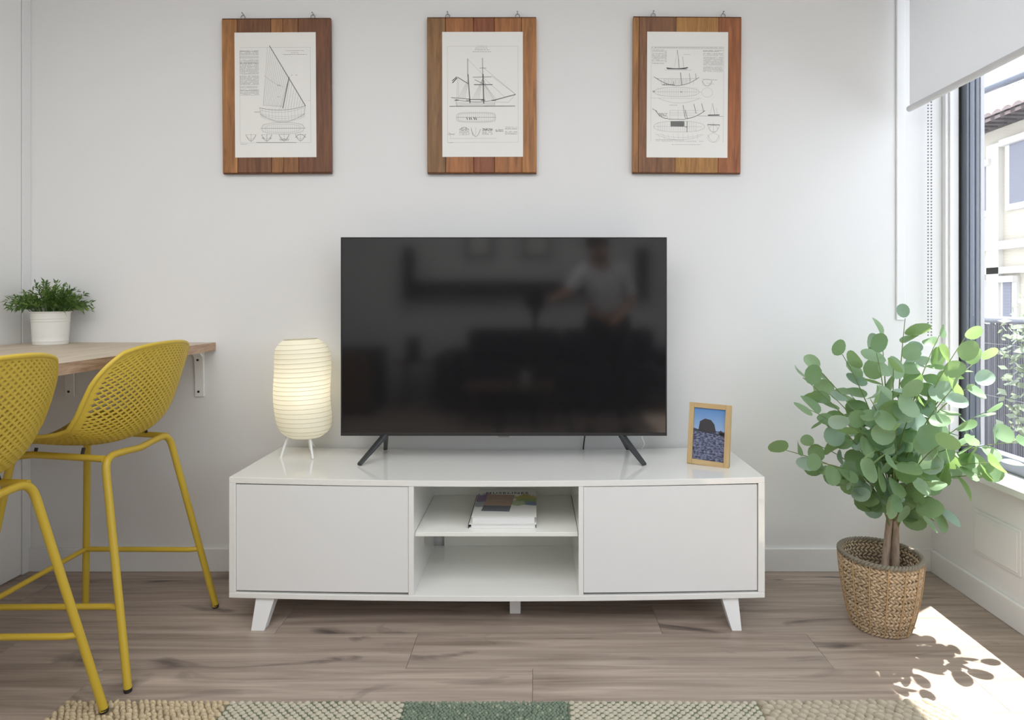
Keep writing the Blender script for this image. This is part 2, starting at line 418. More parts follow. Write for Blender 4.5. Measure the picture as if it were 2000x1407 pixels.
# ------------------------------------------------------------------ television
yT = -.180
tv = empty('television', (-.118, yT, TOPZ(-.118))); tag(tv, 'large black flat screen television on white cabinet', 'television')
def tvl(p): return Vector(p) - Vector(tv.location)
m, nt, N, L, b = nodes_of('tv_screen')
b.inputs['Base Color'].default_value = (.010, .010, .011, 1); b.inputs['Roughness'].default_value = .085; b.inputs['Specular IOR Level'].default_value = 1.0
tc = N.new('ShaderNodeTexCoord'); no = N.new('ShaderNodeTexNoise'); no.inputs['Scale'].default_value = 3; L.new(tc.outputs['Object'], no.inputs['Vector'])
mr = N.new('ShaderNodeMapRange'); mr.inputs['To Min'].default_value = .075; mr.inputs['To Max'].default_value = .10; L.new(no.outputs['Fac'], mr.inputs['Value']); L.new(mr.outputs['Result'], b.inputs['Roughness'])
SCR = m
tx0, tx1, tz0, tz1 = -.7315, .4965, .590, 1.338
a0, a1 = tvl((tx0, yT, tz0)), tvl((tx1, yT, tz1))
box('housing', BLK, a0.x, a1.x, .0, .028, a0.z, a1.z, tv, .003)
box('rear_housing', BLK, a0.x + .15, a1.x - .15, .0281, .06, a0.z + .02, a1.z - .28, tv, .012)
box('screen', SCR, a0.x + .005, a1.x - .005, -.003, -.0002, a0.z + .012, a1.z - .004, tv)
box('bezel', TVB, a0.x, a1.x, -.005, -.0001, a0.z, a0.z + .0115, tv, .001)
box('bezel', TVB, a0.x, a1.x, -.0042, -.0001, a1.z - .0036, a1.z, tv, .0008)
box('bezel', TVB, a0.x, a0.x + .0046, -.0042, -.0001, a0.z + .0116, a1.z - .0037, tv, .0008)
box('bezel', TVB, a1.x - .0046, a1.x, -.0042, -.0001, a0.z + .0116, a1.z - .0037, tv, .0008)
lx = (984 - CX) / 518 - tv.location.x
MB().prism([(lx - .024, 0), (lx - .019, -.0045), (lx + .019, -.0045), (lx + .024, 0)], -.006, .012, lambda a, b_, t: (a, t, a0.z + b_)).build('logo_tab', mat('logo_tab', (.17, .17, .165), .4, metal=.4), tv, .0008)
for s, xa_, xt, xbk in ((-1, (753 - CX) / 518, -.640, -.600), (1, (1213 - CX) / 518, .398, .372)):
    ft = empty('stand_foot'); ft.parent = tv
    ap = tvl((xa_, yT + .010, tz0 + .004)); tp = tvl((xt, -.262, TOPZ(xt))); bk = tvl((xbk, -.035, TOPZ(xbk)))
    def prong(p0, p1, w0, w1):
        dx = .5
        ax = Vector((0, 0, 1)); sd = (p1 - p0).cross(ax).normalized(); 
        vs = []
        for p, wd in ((p0, w0), (p1, w1)):
            hh = .010 if p is p0 else .004
            for sx, sz in ((-1, 0), (1, 0), (1, 1), (-1, 1)): vs.append(p + sd * wd * sx + Vector((0, 0, sz * hh * 2 - (hh if p is p0 else 0))))
        return MB().add(vs, [(0, 1, 2, 3), (7, 6, 5, 4), (0, 4, 5, 1), (1, 5, 6, 2), (2, 6, 7, 3), (3, 7, 4, 0)])
    prong(ap, tp + Vector((0, 0, .0005)), .013, .012).build('front_prong', TVF, ft, .0025)
    prong(ap, bk + Vector((0, 0, .0005)), .009, .008).build('rear_prong', TVF, ft, .0025)
zt_ = TOPZ(.2)
MB().tube(fillet([tvl((.205, yT + .065, .74)), tvl((.205, -.09, .63)), tvl((.198, -.028, .54)), tvl((.196, -.006, .50)), tvl((.196, -.004, .40))], .03), .0028, 6).build('black_cable', RUB, tv, smooth=60)
MB().tube(fillet([tvl((.40, yT + .065, .66)), tvl((.41, -.13, .575)), tvl((.436, -.06, .53)), tvl((.43, -.0045, .497)), tvl((.43, -.0045, .42))], .03), .0028, 6).build('white_cable', WHT, tv, smooth=60)

# ------------------------------------------------------------------ paper lantern lamp
lx, ly = -.893, -.135
lz = TOPZ(lx)
lamp = empty('table_lamp', (lx, ly, lz)); tag(lamp, 'lit cream paper lantern lamp on thin white legs', 'lamp')
SH = translucent('rice_paper', (.86, .85, .77), (.95, .93, .82), .42, .03)
RIBM = mat('lantern_rib', (.55, .50, .38), .7)
zb0, zh = .075, .372
def lprof(t):                                        # t 0..1 -> radius, height
    r = .104 * (1 - abs(2 * t - 1) ** 8 * .42)
    return r, zb0 + zh * t
def lskew(p):
    t = (p.z - zb0) / zh
    return Vector((p.x - .012 * (t - .5) + .004 * math.sin(9 * t + 1), p.y, p.z + p.x * (.07 * (t - .4))))
nr = 22
prof = []
for i in range(nr * 4 + 1):
    t = i / (nr * 4); r, z = lprof(t); prof.append((r * (1 - .012 * math.sin(PI * ((t * nr) % 1.0))) , z))
MB().lathe(prof, 40, caps=False, fn=lskew).build('paper_shade', SH, lamp, smooth=70)
for i in range(nr + 1):
    r, z = lprof(i / nr); jt = random.uniform(-.0025, .0025)
    pts = [lskew(Vector((( r + .0005) * math.cos(a), (r + .0005) * math.sin(a), z + jt * math.sin(a + i)))) for a in [2 * PI * k / 40 for k in range(40)]]
    MB().tube(pts, .0007 if 0 < i < nr else .0016, 4, closed=True).build('wire_rib', RIBM, lamp, smooth=60)
r0, z0 = lprof(0)
for a in (205, 318, 90):
    a = math.radians(a)
    p1 = Vector((.075 * math.cos(a) * .62, .075 * math.sin(a) * .62, zb0 + .03)); p0 = Vector((.078 * math.cos(a), .078 * math.sin(a), .001))
    MB().tube([p1, p0], [.0055, .0045], 10).build('leg', WHT, lamp, smooth=40)
MB().tube([(.04 * math.cos(k * PI / 10), .04 * math.sin(k * PI / 10), zb0 + .028) for k in range(20)], .003, 6, closed=True).build('leg_ring', WHT, lamp, smooth=60)
MB().lathe([(.018, zb0 + .02), (.018, zb0 + .085), (.014, zb0 + .10)], 16).build('bulb_socket', WHT, lamp, smooth=40)
MB().sphere((0, 0, zb0 + .145), .032, 16, 12, sz=1.2).build('bulb', mat('bulb_glass', (.9, .9, .85), .3, emit=(1, .90, .70), estr=3), lamp, smooth=60)
MB().tube(fillet([(.01, .018, zb0 + .03), (.02, .04, .04), (.012, .10, .006), (0, .12, .004), (0, .125, -.1)], .02), .0022, 6).build('power_cord', WHT, lamp, smooth=60)
pl = bpy.data.lights.new('lantern_bulb_light', 'POINT'); pl.energy = 0.42; pl.color = (1, .90, .72); pl.shadow_soft_size = .034
plo = bpy.data.objects.new('lantern_bulb_light', pl); COL.objects.link(plo); plo.parent = lamp; plo.location = (0, 0, zb0 + .20)

# ------------------------------------------------------------------ small photo frame on the cabinet
BEECH = wood('pale_wood_frame', (.50, .34, .16), (.66, .48, .25), 6, 60, 'Z', .5)
BEECHX = wood('pale_wood_frame_rail', (.50, .34, .16), (.66, .48, .25), 6, 60, 'X', .5)
bl_, br_ = Vector((.556, -.241)), Vector((.684, -.320))
pc = (bl_ + br_) / 2; ang = math.atan2((br_ - bl_).y, (br_ - bl_).x); fw = (br_ - bl_).length; fh = .222; ft_ = .022
pf = empty('framed_photo', (pc.x, pc.y, TOPZ(pc.x) + .0005)); pf.rotation_euler = (math.radians(-9), 0, ang)
tag(pf, 'small pale wooden photo frame with seaside picture on cabinet', 'photo frame')
fb = .018
box('frame_side', BEECH, -fw / 2, -fw / 2 + fb, 0, ft_, 0, fh, pf, .0012)
box('frame_side', BEECH, fw / 2 - fb, fw / 2, 0, ft_, 0, fh, pf, .0012)
box('frame_rail', BEECHX, -fw / 2 + fb + .0002, fw / 2 - fb - .0002, 0, ft_, 0, fb, pf, .0012)
box('frame_rail', BEECHX, -fw / 2 + fb + .0002, fw / 2 - fb - .0002, 0, ft_, fh - fb, fh, pf, .0012)
# picture: sky over shore, dark rock
m, nt, N, L, b = nodes_of('seaside_photo'); b.inputs['Roughness'].default_value = .25
tc = N.new('ShaderNodeTexCoord'); sp = N.new('ShaderNodeSeparateXYZ'); L.new(tc.outputs['Generated'], sp.inputs[0])
r1 = N.new('ShaderNodeValToRGB'); e = r1.color_ramp.elements; e[0].position = .56; e[0].color = (.32, .47, .72, 1); e[1].position = 1; e[1].color = (.10, .26, .60, 1); L.new(sp.outputs['Z'], r1.inputs['Fac'])
mp = N.new('ShaderNodeMapping'); mp.inputs['Scale'].default_value = (11, 1, 34); L.new(tc.outputs['Generated'], mp.inputs[0])
no = N.new('ShaderNodeTexNoise'); no.inputs['Scale'].default_value = 1; no.inputs['Detail'].default_value = 4; L.new(mp.outputs[0], no.inputs['Vector'])
r2 = N.new('ShaderNodeValToRGB'); e = r2.color_ramp.elements; e[0].position = .38; e[0].color = (.03, .035, .06, 1); e[1].position = .68; e[1].color = (.26, .29, .46, 1); L.new(no.outputs['Fac'], r2.inputs['Fac'])
lt = N.new('ShaderNodeMath'); lt.operation = 'GREATER_THAN'; lt.inputs[1].default_value = .58; L.new(sp.outputs['Z'], lt.inputs[0])
mx = N.new('ShaderNodeMix'); mx.data_type = 'RGBA'; L.new(lt.outputs[0], mx.inputs['Factor']); L.new(r2.outputs['Color'], mx.inputs['A']); L.new(r1.outputs['Color'], mx.inputs['B']); L.new(mx.outputs['Result'], b.inputs['Base Color'])
w0, w1, h0, h1 = -fw / 2 + fb, fw / 2 - fb, fb, fh - fb
pho = box('picture', m, w0, w1, .007, .010, h0, h1, pf)
W_, H_ = w1 - w0, h1 - h0
def pic(poly, name, c):
    MB().prism([(w0 + u * W_, h0 + v * H_) for u, v in poly], .0062, .0069, lambda a, b_, t: (a, t, b_)).build(name, mat(name + '_print', c, .3, vary=.25, scale=90), pho)
pic([(.16, .56), (.20, .74), (.36, .80), (.55, .78), (.66, .70), (.72, .55), (.5, .54)], 'rock', (.045, .042, .05))
pic([(.0, .60), (.2, .575), (.75, .53), (1.0, .57), (1.0, .50), (.0, .545)], 'sea_wall', (.05, .055, .085))
pic([(.80, .56), (.86, .60), (1.0, .545), (1.0, .47), (.86, .50)], 'far_cliff', (.05, .045, .055))
box('backing', BLK, w0, w1, .0102, ft_ - .004, h0, h1, pf)
MB().add([(-.02, ft_, .15), (.02, ft_, .15), (.02, ft_ + .05, -.004), (-.02, ft_ + .05, -.004), (-.02, ft_ - .003, .15), (.02, ft_ - .003, .15), (.02, ft_ + .047, -.004), (-.02, ft_ + .047, -.004)],
         [(0, 1, 2, 3), (7, 6, 5, 4), (0, 4, 5, 1), (1, 5, 6, 2), (2, 6, 7, 3), (3, 7, 4, 0)]).build('easel_back', BLK, pf)

# ------------------------------------------------------------------ books and leaflet in the open bay
sz = .3145
PAGE = mat('book_pages', (.78, .78, .78), .8, vary=.08, scale=300)
COVW = mat('white_cover', (.80, .80, .77), .4, vary=.01)
bk1 = empty('book', (-.112, -.225, sz)); tag(bk1, 'lower white book with dark spine corners on shelf', 'book', 'books on the cabinet shelf')
box('cover', COVW, -.116, .116, -.152, .158, 0, .002, bk1, .0005)
box('pages', PAGE, -.108, .113, -.149, .155, .0021, .0129, bk1)
box('cover', COVW, -.116, .116, -.152, .158, .013, .015, bk1, .0005)
box('spine', BLK, -.1185, -.1161, -.152, .158, .000, .015, bk1, .0006)
box('spine_corner', BLK, .1135, .116, -.1515, -.1492, .0022, .0128, bk1)
bk2 = empty('book', (-.108, -.222, sz + .0153)); tag(bk2, 'upper book with watercolour cover under a leaflet', 'book', 'books on the cabinet shelf')
box('cover', COVW, -.111, .113, -.152, .152, 0, .0018, bk2, .0005)
box('pages', PAGE, -.108, .106, -.150, .150, .0019, .0219, bk2)
# watercolour cover
m, nt, N, L, b = nodes_of('watercolour_cover'); b.inputs['Roughness'].default_value = .35
tc = N.new('ShaderNodeTexCoord'); sp = N.new('ShaderNodeSeparateXYZ'); L.new(tc.outputs['Generated'], sp.inputs[0])
no = N.new('ShaderNodeTexNoise'); no.inputs['Scale'].default_value = 7; no.inputs['Detail'].default_value = 5; L.new(tc.outputs['Generated'], no.inputs['Vector'])
def blob(cx_, cy_, rx, ry, col, prev):
    mpn = N.new('ShaderNodeMapping'); mpn.inputs['Location'].default_value = (-cx_ / rx, -cy_ / ry, 0); mpn.inputs['Scale'].default_value = (1 / rx, 1 / ry, 0); L.new(tc.outputs['Generated'], mpn.inputs[0])
    ln = N.new('ShaderNodeVectorMath'); ln.operation = 'LENGTH'; L.new(mpn.outputs[0], ln.inputs[0])
    a_ = N.new('ShaderNodeMath'); a_.operation = 'MULTIPLY_ADD'; a_.inputs[1].default_value = 1.6; L.new(no.outputs['Fac'], a_.inputs[0]); L.new(ln.outputs['Value'], a_.inputs[2])
    r_ = N.new('ShaderNodeMapRange'); r_.inputs['From Min'].default_value = 1.55; r_.inputs['From Max'].default_value = 1.85; r_.inputs['To Min'].default_value = 1; r_.inputs['To Max'].default_value = 0; L.new(a_.outputs[0], r_.inputs['Value'])
    x_ = N.new('ShaderNodeMix'); x_.data_type = 'RGBA'; x_.inputs['B'].default_value = (*col, 1); L.new(r_.outputs['Result'], x_.inputs['Factor'])
    if prev is None: x_.inputs['A'].default_value = (.78, .78, .75, 1)
    else: L.new(prev, x_.inputs['A'])
    return x_.outputs['Result']
c = blob(.12, .60, .22, .24, (.16, .10, .22), None)
c = blob(.07, .42, .12, .10, (.32, .34, .40), c)
c = blob(.27, .70, .12, .12, (.50, .30, .17), c)
c = blob(.82, .62, .26, .16, (.42, .38, .08), c)
c = blob(.85, .53, .25, .11, (.22, .32, .10), c)
c = blob(.92, .46, .14, .08, (.14, .22, .34), c)
c = blob(.70, .45, .12, .10, (.42, .52, .30), c)
L.new(c, b.inputs['Base Color'])
cov = box('cover_art', m, -.111, .113, -.152, .152, .022, .0238, bk2, .0005)
fc = bpy.data.curves.new('title', 'FONT'); fc.body = 'MUSELINES'; fc.size = .030; fc.extrude = .0002; fc.align_x = 'CENTER'; fc.space_character = 1.15
to = bpy.data.objects.new('title_text', fc); COL.objects.link(to)
dg = bpy.context.evaluated_depsgraph_get(); tm = bpy.data.meshes.new_from_object(to.evaluated_get(dg)); bpy.data.objects.remove(to)
tm.materials.clear(); tm.materials.append(INK)
t2 = bpy.data.objects.new('title', tm); COL.objects.link(t2); t2.parent = bk2; t2.location = (.0, .093, .0241)
lf = empty('leaflet', (-.135, -.235, sz + .0153 + .0240)); tag(lf, 'folded brown and slate leaflet lying on upper book', 'leaflet')
lf.rotation_euler = (0, 0, math.radians(-4))
for nm, c_, y0, y1, zz in (('brown_panel', (.40, .28, .22), -.030, .090, .0012), ('slate_panel', (.13, .145, .17), -.085, .010, .0)):
    box(nm, mat(nm, c_, .55, vary=.10, scale=30), -.050, .050, y0, y1, zz, zz + .001, lf)
box('caption_line', mat('caption_line', (.55, .44, .36), .6), -.025, .020, .022, .026, .00225, .0024, lf)

# ------------------------------------------------------------------ bar counter on the left, with brackets
XE, ZCN = -1.300, .929
ctr = empty('bar_counter', (XE, 0, ZCN)); tag(ctr, 'oak bar counter fixed to wall at left', 'counter')
box('counter_top', OAK, XL - XE + .0125, 0, -1.62, -.0008, -.034, 0, ctr, .001)
box('edge_band', OAKE, .0001, .0012, -1.62, -.0008, -.0335, -.0005, ctr)
for px, in ((386,), (131,)):
    bxx = (px - CX) / 484 - XE
    br = empty('bracket'); br.parent = ctr; br.location = (bxx, -.0008, -.0345)
    pr = [(-.0005, 0), (-.16, 0), (-.16, -.006), (-.035, -.008), (-.014, -.025), (-.009, -.10), (-.007, -.186), (-.0005, -.186)]
    MB().prism(pr, -.019, .019, lambda a, b_, t: (t, a, b_)).build('bracket_body', WHT, br, .0025)
    for z in (-.036, -.165):
        yy = -.0142 if z > -.05 else -.0080
        MB().lathe([(.0048, 0), (.0048, .002), (.003, .003)], 10).build('screw', BLK, br)
        s_ = br.children[-1]; s_.rotation_euler = (PI / 2, 0, 0); s_.location = (-.003, yy + .001, z)

# potted grass
pt = P(99, 671, 2.346)
pg = empty('potted_grass', (pt.x, pt.y, ZCN + .0003)); pg.scale = (.82, .82, .97); tag(pg, 'bushy green grass plant in white pot on counter', 'potted plant')
MB().lathe([(.001, .004), (.064, .004), (.066, 0), (.068, .002), (.0688, .012), (.0700, .015), (.0688, .018), (.0735, .092), (.0755, .095), (.0738, .098), (.0742, .102), (.0762, .105), (.0745, .108), (.0765, .126), (.081, .129), (.0812, .132), (.079, .132), (.0755, .128), (.070, .03), (.001, .03)], 48, caps=False).build('pot', CREAMPOT, pg, smooth=35)
MB().lathe([(.0005, .118), (.0738, .118)], 24, caps=False).build('soil', mat('soil', (.03, .025, .015), .9), pg)
GR = leafmat('grass_leaf', (.035, .085, .02), (.12, .24, .05), (.12, .22, .03))
def grass(nstem, seedv, mname, matl):
    rg = random.Random(seedv); g = MB()
    for i in range(nstem):
        a = rg.uniform(0, 2 * PI); rr = .068 * math.sqrt(rg.random()); base = Vector((rr * math.cos(a), rr * math.sin(a), .117))
        tilt = rr / .068 * 1.05 + rg.uniform(-.12, .18); ln = rg.uniform(.075, .125) * (1.0 if tilt > .5 else 1.12)
        d_ = Vector((math.cos(a) * math.sin(tilt), math.sin(a) * math.sin(tilt), math.cos(tilt)))
        tip = base + d_ * ln + Vector((0, 0, -.015 * tilt))
        pts = bez(base, base + Vector((d_.x * .3, d_.y * .3, .8)).normalized() * ln * .5, tip, 5)
        g.tube(pts, [.0011, .001, .0009, .0008, .0006, .0004], 3)
        for k in range(2, 6):
            for q in range(3):
                p = pts[k]; t = (pts[k] - pts[k - 1]).normalized()
                rnd = Vector((rg.gauss(0, 1), rg.gauss(0, 1), rg.gauss(0, .7))).normalized()
                dr_ = (t * .9 + rnd * .75).normalized(); l_ = rg.uniform(.018, .032); wv = dr_.cross(rnd.cross(dr_).normalized() + Vector((.01, .02, .03))).normalized() * rg.uniform(.0022, .0036)
                m_ = p + dr_ * l_ * .45
                g.add([p, m_ + wv, p + dr_ * l_ + Vector((0, 0, -.003)), m_ - wv], [(0, 1, 2, 3)])
    o = g.build(mname, matl, pg, recalc=False); o['kind'] = 'stuff'
grass(150, 4, 'foliage', GR)
grass(60, 9, 'pale_foliage', leafmat('grass_leaf_pale', (.10, .20, .04), (.26, .38, .12), (.2, .3, .05)))

# ------------------------------------------------------------------ bar stools
def catmull(pts, t):
    n = len(pts) - 1; x = min(max(t, 0), 1) * n; i = min(int(x), n - 1); u = x - i
    p = [Vector(pts[max(0, min(n, i + k))]) for k in (-1, 0, 1, 2)]
    return .5 * ((2 * p[1]) + (p[2] - p[0]) * u + (2 * p[0] - 5 * p[1] + 4 * p[2] - p[3]) * u * u + (3 * p[1] - p[0] - 3 * p[2] + p[3]) * u ** 3)
PROF = [(-.245, .646), (-.20, .663), (-.12, .662), (-.04, .656), (.04, .657), (.10, .676), (.140, .722), (.163, .785), (.180, .850), (.193, .912), (.205, .966)]
WID = [.188, .200, .208, .214, .218, .222, .224, .223, .218, .212, .205]
RISE = [.016, .034, .046, .056, .066, .074, .076, .070, .062, .054, .046]
def lin(a, t):
    n = len(a) - 1; x = min(max(t, 0), 1) * n; i = min(int(x), n - 1); return a[i] * (1 - (x - i)) + a[i + 1] * (x - i)
def shell(u, v):
    c = max(0, (v - .76) / .24); kq = .40 * c * c; c2 = c * math.sqrt(1 - .40 * u * u)
    g = max(0, (.16 - v) / .16); kg = .40 * g * g; g2 = g * math.sqrt(1 - .40 * u * u)
    u = u * math.sqrt(1 - kq) * math.sqrt(1 - kg)
    s = .76 + .24 * c2 if c > 0 else (.16 - .16 * g2 if g > 0 else v)
    p2 = [(x, 0, z) for x, z in PROF]
    c = catmull(p2, s); e = .004; t = (catmull(p2, min(1, s + e)) - catmull(p2, max(0, s - e))).normalized()
    nrm = Vector((-t.z, 0, t.x))
    return c + Vector((0, u * lin(WID, s), 0)) + nrm * lin(RISE, s) * abs(u) ** 2.4
def make_shell(parent):
    NU, NV = 38, 70
    bm = bmesh.new(); vg = {}
    for i in range(NU + 1):
        for j in range(NV + 1):
            if (i + j) % 2 == 0:
                vg[i, j] = bm.verts.new(shell(-1 + 2 * i / NU, j / NV))
    dia = []
    for i in range(NU + 1):
        for j in range(NV + 1):
            if (i + j) % 2 == 1:
                q = [vg.get(k) for k in ((i - 1, j), (i, j - 1), (i + 1, j), (i, j + 1))]
                q = [x for x in q if x is not None]
                if len(q) >= 3:
                    f = bm.faces.new(q)
                    if len(q) == 4 and 1 < i < NU - 1 and 1 < j < NV - 1: dia.append(f)
    bmesh.ops.recalc_face_normals(bm, faces=bm.faces)
    r = bmesh.ops.inset_individual(bm, faces=dia, thickness=.0027, use_even_offset=True)
    bmesh.ops.delete(bm, geom=dia, context='FACES')
    me = bpy.data.meshes.new('seat_shell'); bm.to_mesh(me); bm.free()
    me.polygons.foreach_set('use_smooth', [True] * len(me.polygons))
    me.materials.append(YEL)
    o = bpy.data.objects.new('seat_shell', me); COL.objects.link(o); o.parent = parent
    sm = o.modifiers.new('solid', 'SOLIDIFY'); sm.thickness = .0075; sm.offset = 0
    rim = [shell(-1 + 2 * k / 24, 1) for k in range(24)] + [shell(1, 1 - k / 40) for k in range(40)] + [shell(1 - 2 * k / 24, 0) for k in range(24)] + [shell(-1, k / 40) for k in range(40)]
    MB().tube(rim, .0068, 8, closed=True).build('rim', YEL, parent, smooth=70)
def make_stool(label, loc, grp):
    st = empty('bar_stool', loc); tag(st, label, 'stool', grp)
    make_shell(st)
    R = .0105
    rt = {s: Vector((.112, .155 * s, .640)) for s in (-1, 1)}
    ft = {s: Vector((-.165, .150 * s, .640)) for s in (-1, 1)}
    rb = {s: Vector((.233, .233 * s, .006)) for s in (-1, 1)}
    fb_ = {s: Vector((-.233, .233 * s, .006)) for s in (-1, 1)}
    def legpath(b, t, inward): return fillet([b, t, inward], .05, 6)
    for s in (-1, 1):
        MB().tube(legpath(rb[s], rt[s], Vector((rt[s].x, rt[s].y * .35, .634))), R, 12).build('leg', YELM, st, smooth=50)
        MB().tube(legpath(fb_[s], ft[s], Vector((ft[s].x + .06, ft[s].y, .646))), R, 12).build('leg', YELM, st, smooth=50)
        MB().tube([(ft[s].x + .06, ft[s].y, .646), (rt[s].x - .004, rt[s].y * .985, .634)], R * .95, 12).build('seat_rail', YELM, st, smooth=50)
        for b in (rb[s], fb_[s]):
            MB().tube([(b.x, b.y, 0), (b.x - .0004, b.y, .011)], [.0095, .0112], 12).build('foot_cap', RUB, st, smooth=40)
        for xx in (-.10, .04):
            MB().tube([(xx, ft[s].y * .98, .646), (xx, ft[s].y * .94, .664)], .0045, 8).build('shell_mount', RUB, st, smooth=50)
    MB().tube([(rt[0 - 1].x, rt[-1].y * .36, .634), (rt[1].x + .004, 0, .630), (rt[1].x, rt[1].y * .36, .634)], R, 12).build('cross_rail', YELM, st, smooth=50)
    def on(a, b, z): t = (z - a.z) / (b.z - a.z); return a.lerp(b, t)
    zf = .222; q = .0085
    ra, fa = on(rb[-1], rt[-1], zf), on(fb_[-1], ft[-1], zf); rc, fc_ = on(rb[1], rt[1], zf), on(fb_[1], ft[1], zf)
    for a, b in ((ra, fa), (rc, fc_)):
        inn = Vector((a.x - .03, b.y * .965, zf))
        MB().tube(fillet([a, inn, Vector((b.x, b.y * .985, zf))], .025, 5), q, 10).build('footrest_bar', YELM, st, smooth=50)
    MB().tube([fa, fc_], q, 10).build('footrest_bar', YELM, st, smooth=50)
    return st
make_stool('yellow perforated bar stool nearer the cabinet, seen whole', (-1.377, -.527, 0), 'yellow bar stools')
s1 = copy_tree([o for o in bpy.data.objects if o.name == 'bar_stool'][0])
s1.location = (-1.377, -1.087, .0036); s1.rotation_euler = (0, -.0148, 0); s1['label'] = 'yellow perforated bar stool cut off by the left picture edge'

# ------------------------------------------------------------------ framed ship plans
STV = {}
def stave_mat(c):
    if c not in STV:
        STV[c] = wood('stave_%d' % len(STV), (c[0] * .56, c[1] * .50, c[2] * .44), (min(1, c[0] * 1.25), c[1] * 1.15, c[2] * .95), 5, 60, 'Z', .45, knots=.35, dark=(.05, .02, .01))
    return STV[c]
U = 1 / 4.1375 / 484
class Ink:
    def __init__(s): s.b = {0: MB(), 1: MB(), 2: MB()}
    def line(s, x0, y0, x1, y1, w=1.6, k=1):
        d_ = Vector((x1 - x0, y1 - y0)); 
        if d_.length < 1e-6: return
        n = Vector((-d_.y, d_.x)).normalized() * w / 2
        s.b[k].add([(x0 + n.x, y0 + n.y, 0), (x1 + n.x, y1 + n.y, 0), (x1 - n.x, y1 - n.y, 0), (x0 - n.x, y0 - n.y, 0)], [(0, 1, 2, 3)])
    def poly(s, pts, w=1.6, k=1):
        for a, b in zip(pts, pts[1:]): s.line(*a, *b, w, k)
    def arc(s, x0, y0, x1, y1, h, n=14, w=1.6, k=1):          # curve sagging by h
        s.poly([(x0 + (x1 - x0) * t, y0 + (y1 - y0) * t + h * 4 * t * (1 - t)) for t in [i / n for i in range(n + 1)]], w, k)
    def ell(s, cx, cy, rx, ry, w=1.6, k=1, a0=0, a1=360, p=2):
        pts = []
        for i in range(29):
            a = math.radians(a0 + (a1 - a0) * i / 28); cc, ss = math.cos(a), math.sin(a)
            pts.append((cx + rx * math.copysign(abs(cc) ** (2 / p), cc), cy + ry * math.copysign(abs(ss) ** (2 / p), ss)))
        s.poly(pts, w, k)
    def text(s, x0, x1, y0, y1, step=7, w=2.2, k=1, seed=1):
        r = random.Random(seed); y = y0
        while y < y1:
            x = x0
            while x < x1:
                l_ = r.uniform(5, 18)
                if r.random() > .07: s.line(x, y, min(x + l_, x1), y, w, k)
                x += l_ + r.uniform(2, 5)
            y += step
            if r.random() < .08: y += step
def frame(px0, px1, py0, py1, paper, staves, crop0, rot, label, draw):
    cxp, cyp = (px0 + px1) / 2, (py0 + py1) / 2
    c = P(cxp, cyp, D - .018)
    fr = empty('framed_print', (c.x, -.0025, c.z)); fr.rotation_euler = (0, math.radians(rot), 0)
    tag(fr, label, 'picture', 'framed ship plans')
    wd, ht = (px1 - px0) / 484, (py1 - py0) / 484
    x = -wd / 2
    for frac, col in staves:
        x1 = x + wd * frac
        o = MB().box(x + .0002, x1 - .0002, -.0185, 0, -ht / 2, ht / 2).build('stave', stave_mat(col), fr, .0035, seg=2)
        x = x1
    EDG = stave_mat((.13, .062, .035))
    for z in (-1, 1):
        zc = z * (ht / 2 + .0002)
        box('dark_edge', EDG, -wd / 2 + .001, wd / 2 - .001, -.0165, -.001, min(zc, zc + z * .003), max(zc, zc + z * .003), fr, .001)
    def loc(px, py): return ((px - cxp) / 484, (cyp - py) / 484)
    a = loc(paper[0], paper[3]); b = loc(paper[1], paper[2])
    sh = box('paper', PAPER, a[0], b[0], -.0194, -.0186, a[1], b[1], fr)
    ik = Ink(); draw(ik)
    for k, mm, nm in ((0, INK, 'print_lines'), (1, INKL, 'pale_print_lines'), (2, INKM, 'grey_print_lines')):
        mb = ik.b[k]
        if not mb.v: continue
        mb.v = [((crop0[0] + vx / 4.1375 - cxp) / 484, -.01955 - .00004 * k, (cyp - crop0[1] - vy / 4.1375) / 484) for vx, vy, _ in mb.v]
        o = mb.build(nm, mm, sh, recalc=False); o['kind'] = 'stuff'
    for px, py in hooks_for(px0, px1):
        q = loc(px, py0)
        hk = empty('hook'); hk.parent = fr; hk.location = (q[0], -.009, ht / 2 + .003)
        MB().tube([(.0085 * math.cos(t), 0, .007 + .0085 * math.sin(t)) for t in [2 * PI * k / 18 for k in range(18)]], .0016, 6, closed=True).build('ring', STEEL, hk, smooth=60)
        MB().tube([(0, .0085, .020), (0, -.008, .022)], .0013, 6).build('nail', STEEL, hk, smooth=60)
        MB().sphere((0, -.008, .022), .003, 8, 6, sy=.5).build('nail_head', STEEL, hk, smooth=60)
        MB().tube([(0, 0, .0155), (0.0005, .006, .026)], .0007, 4).build('wire', STEEL, hk)
def hooks_for(a, b): return [(a + 40, 0), (a + 177, 0)]

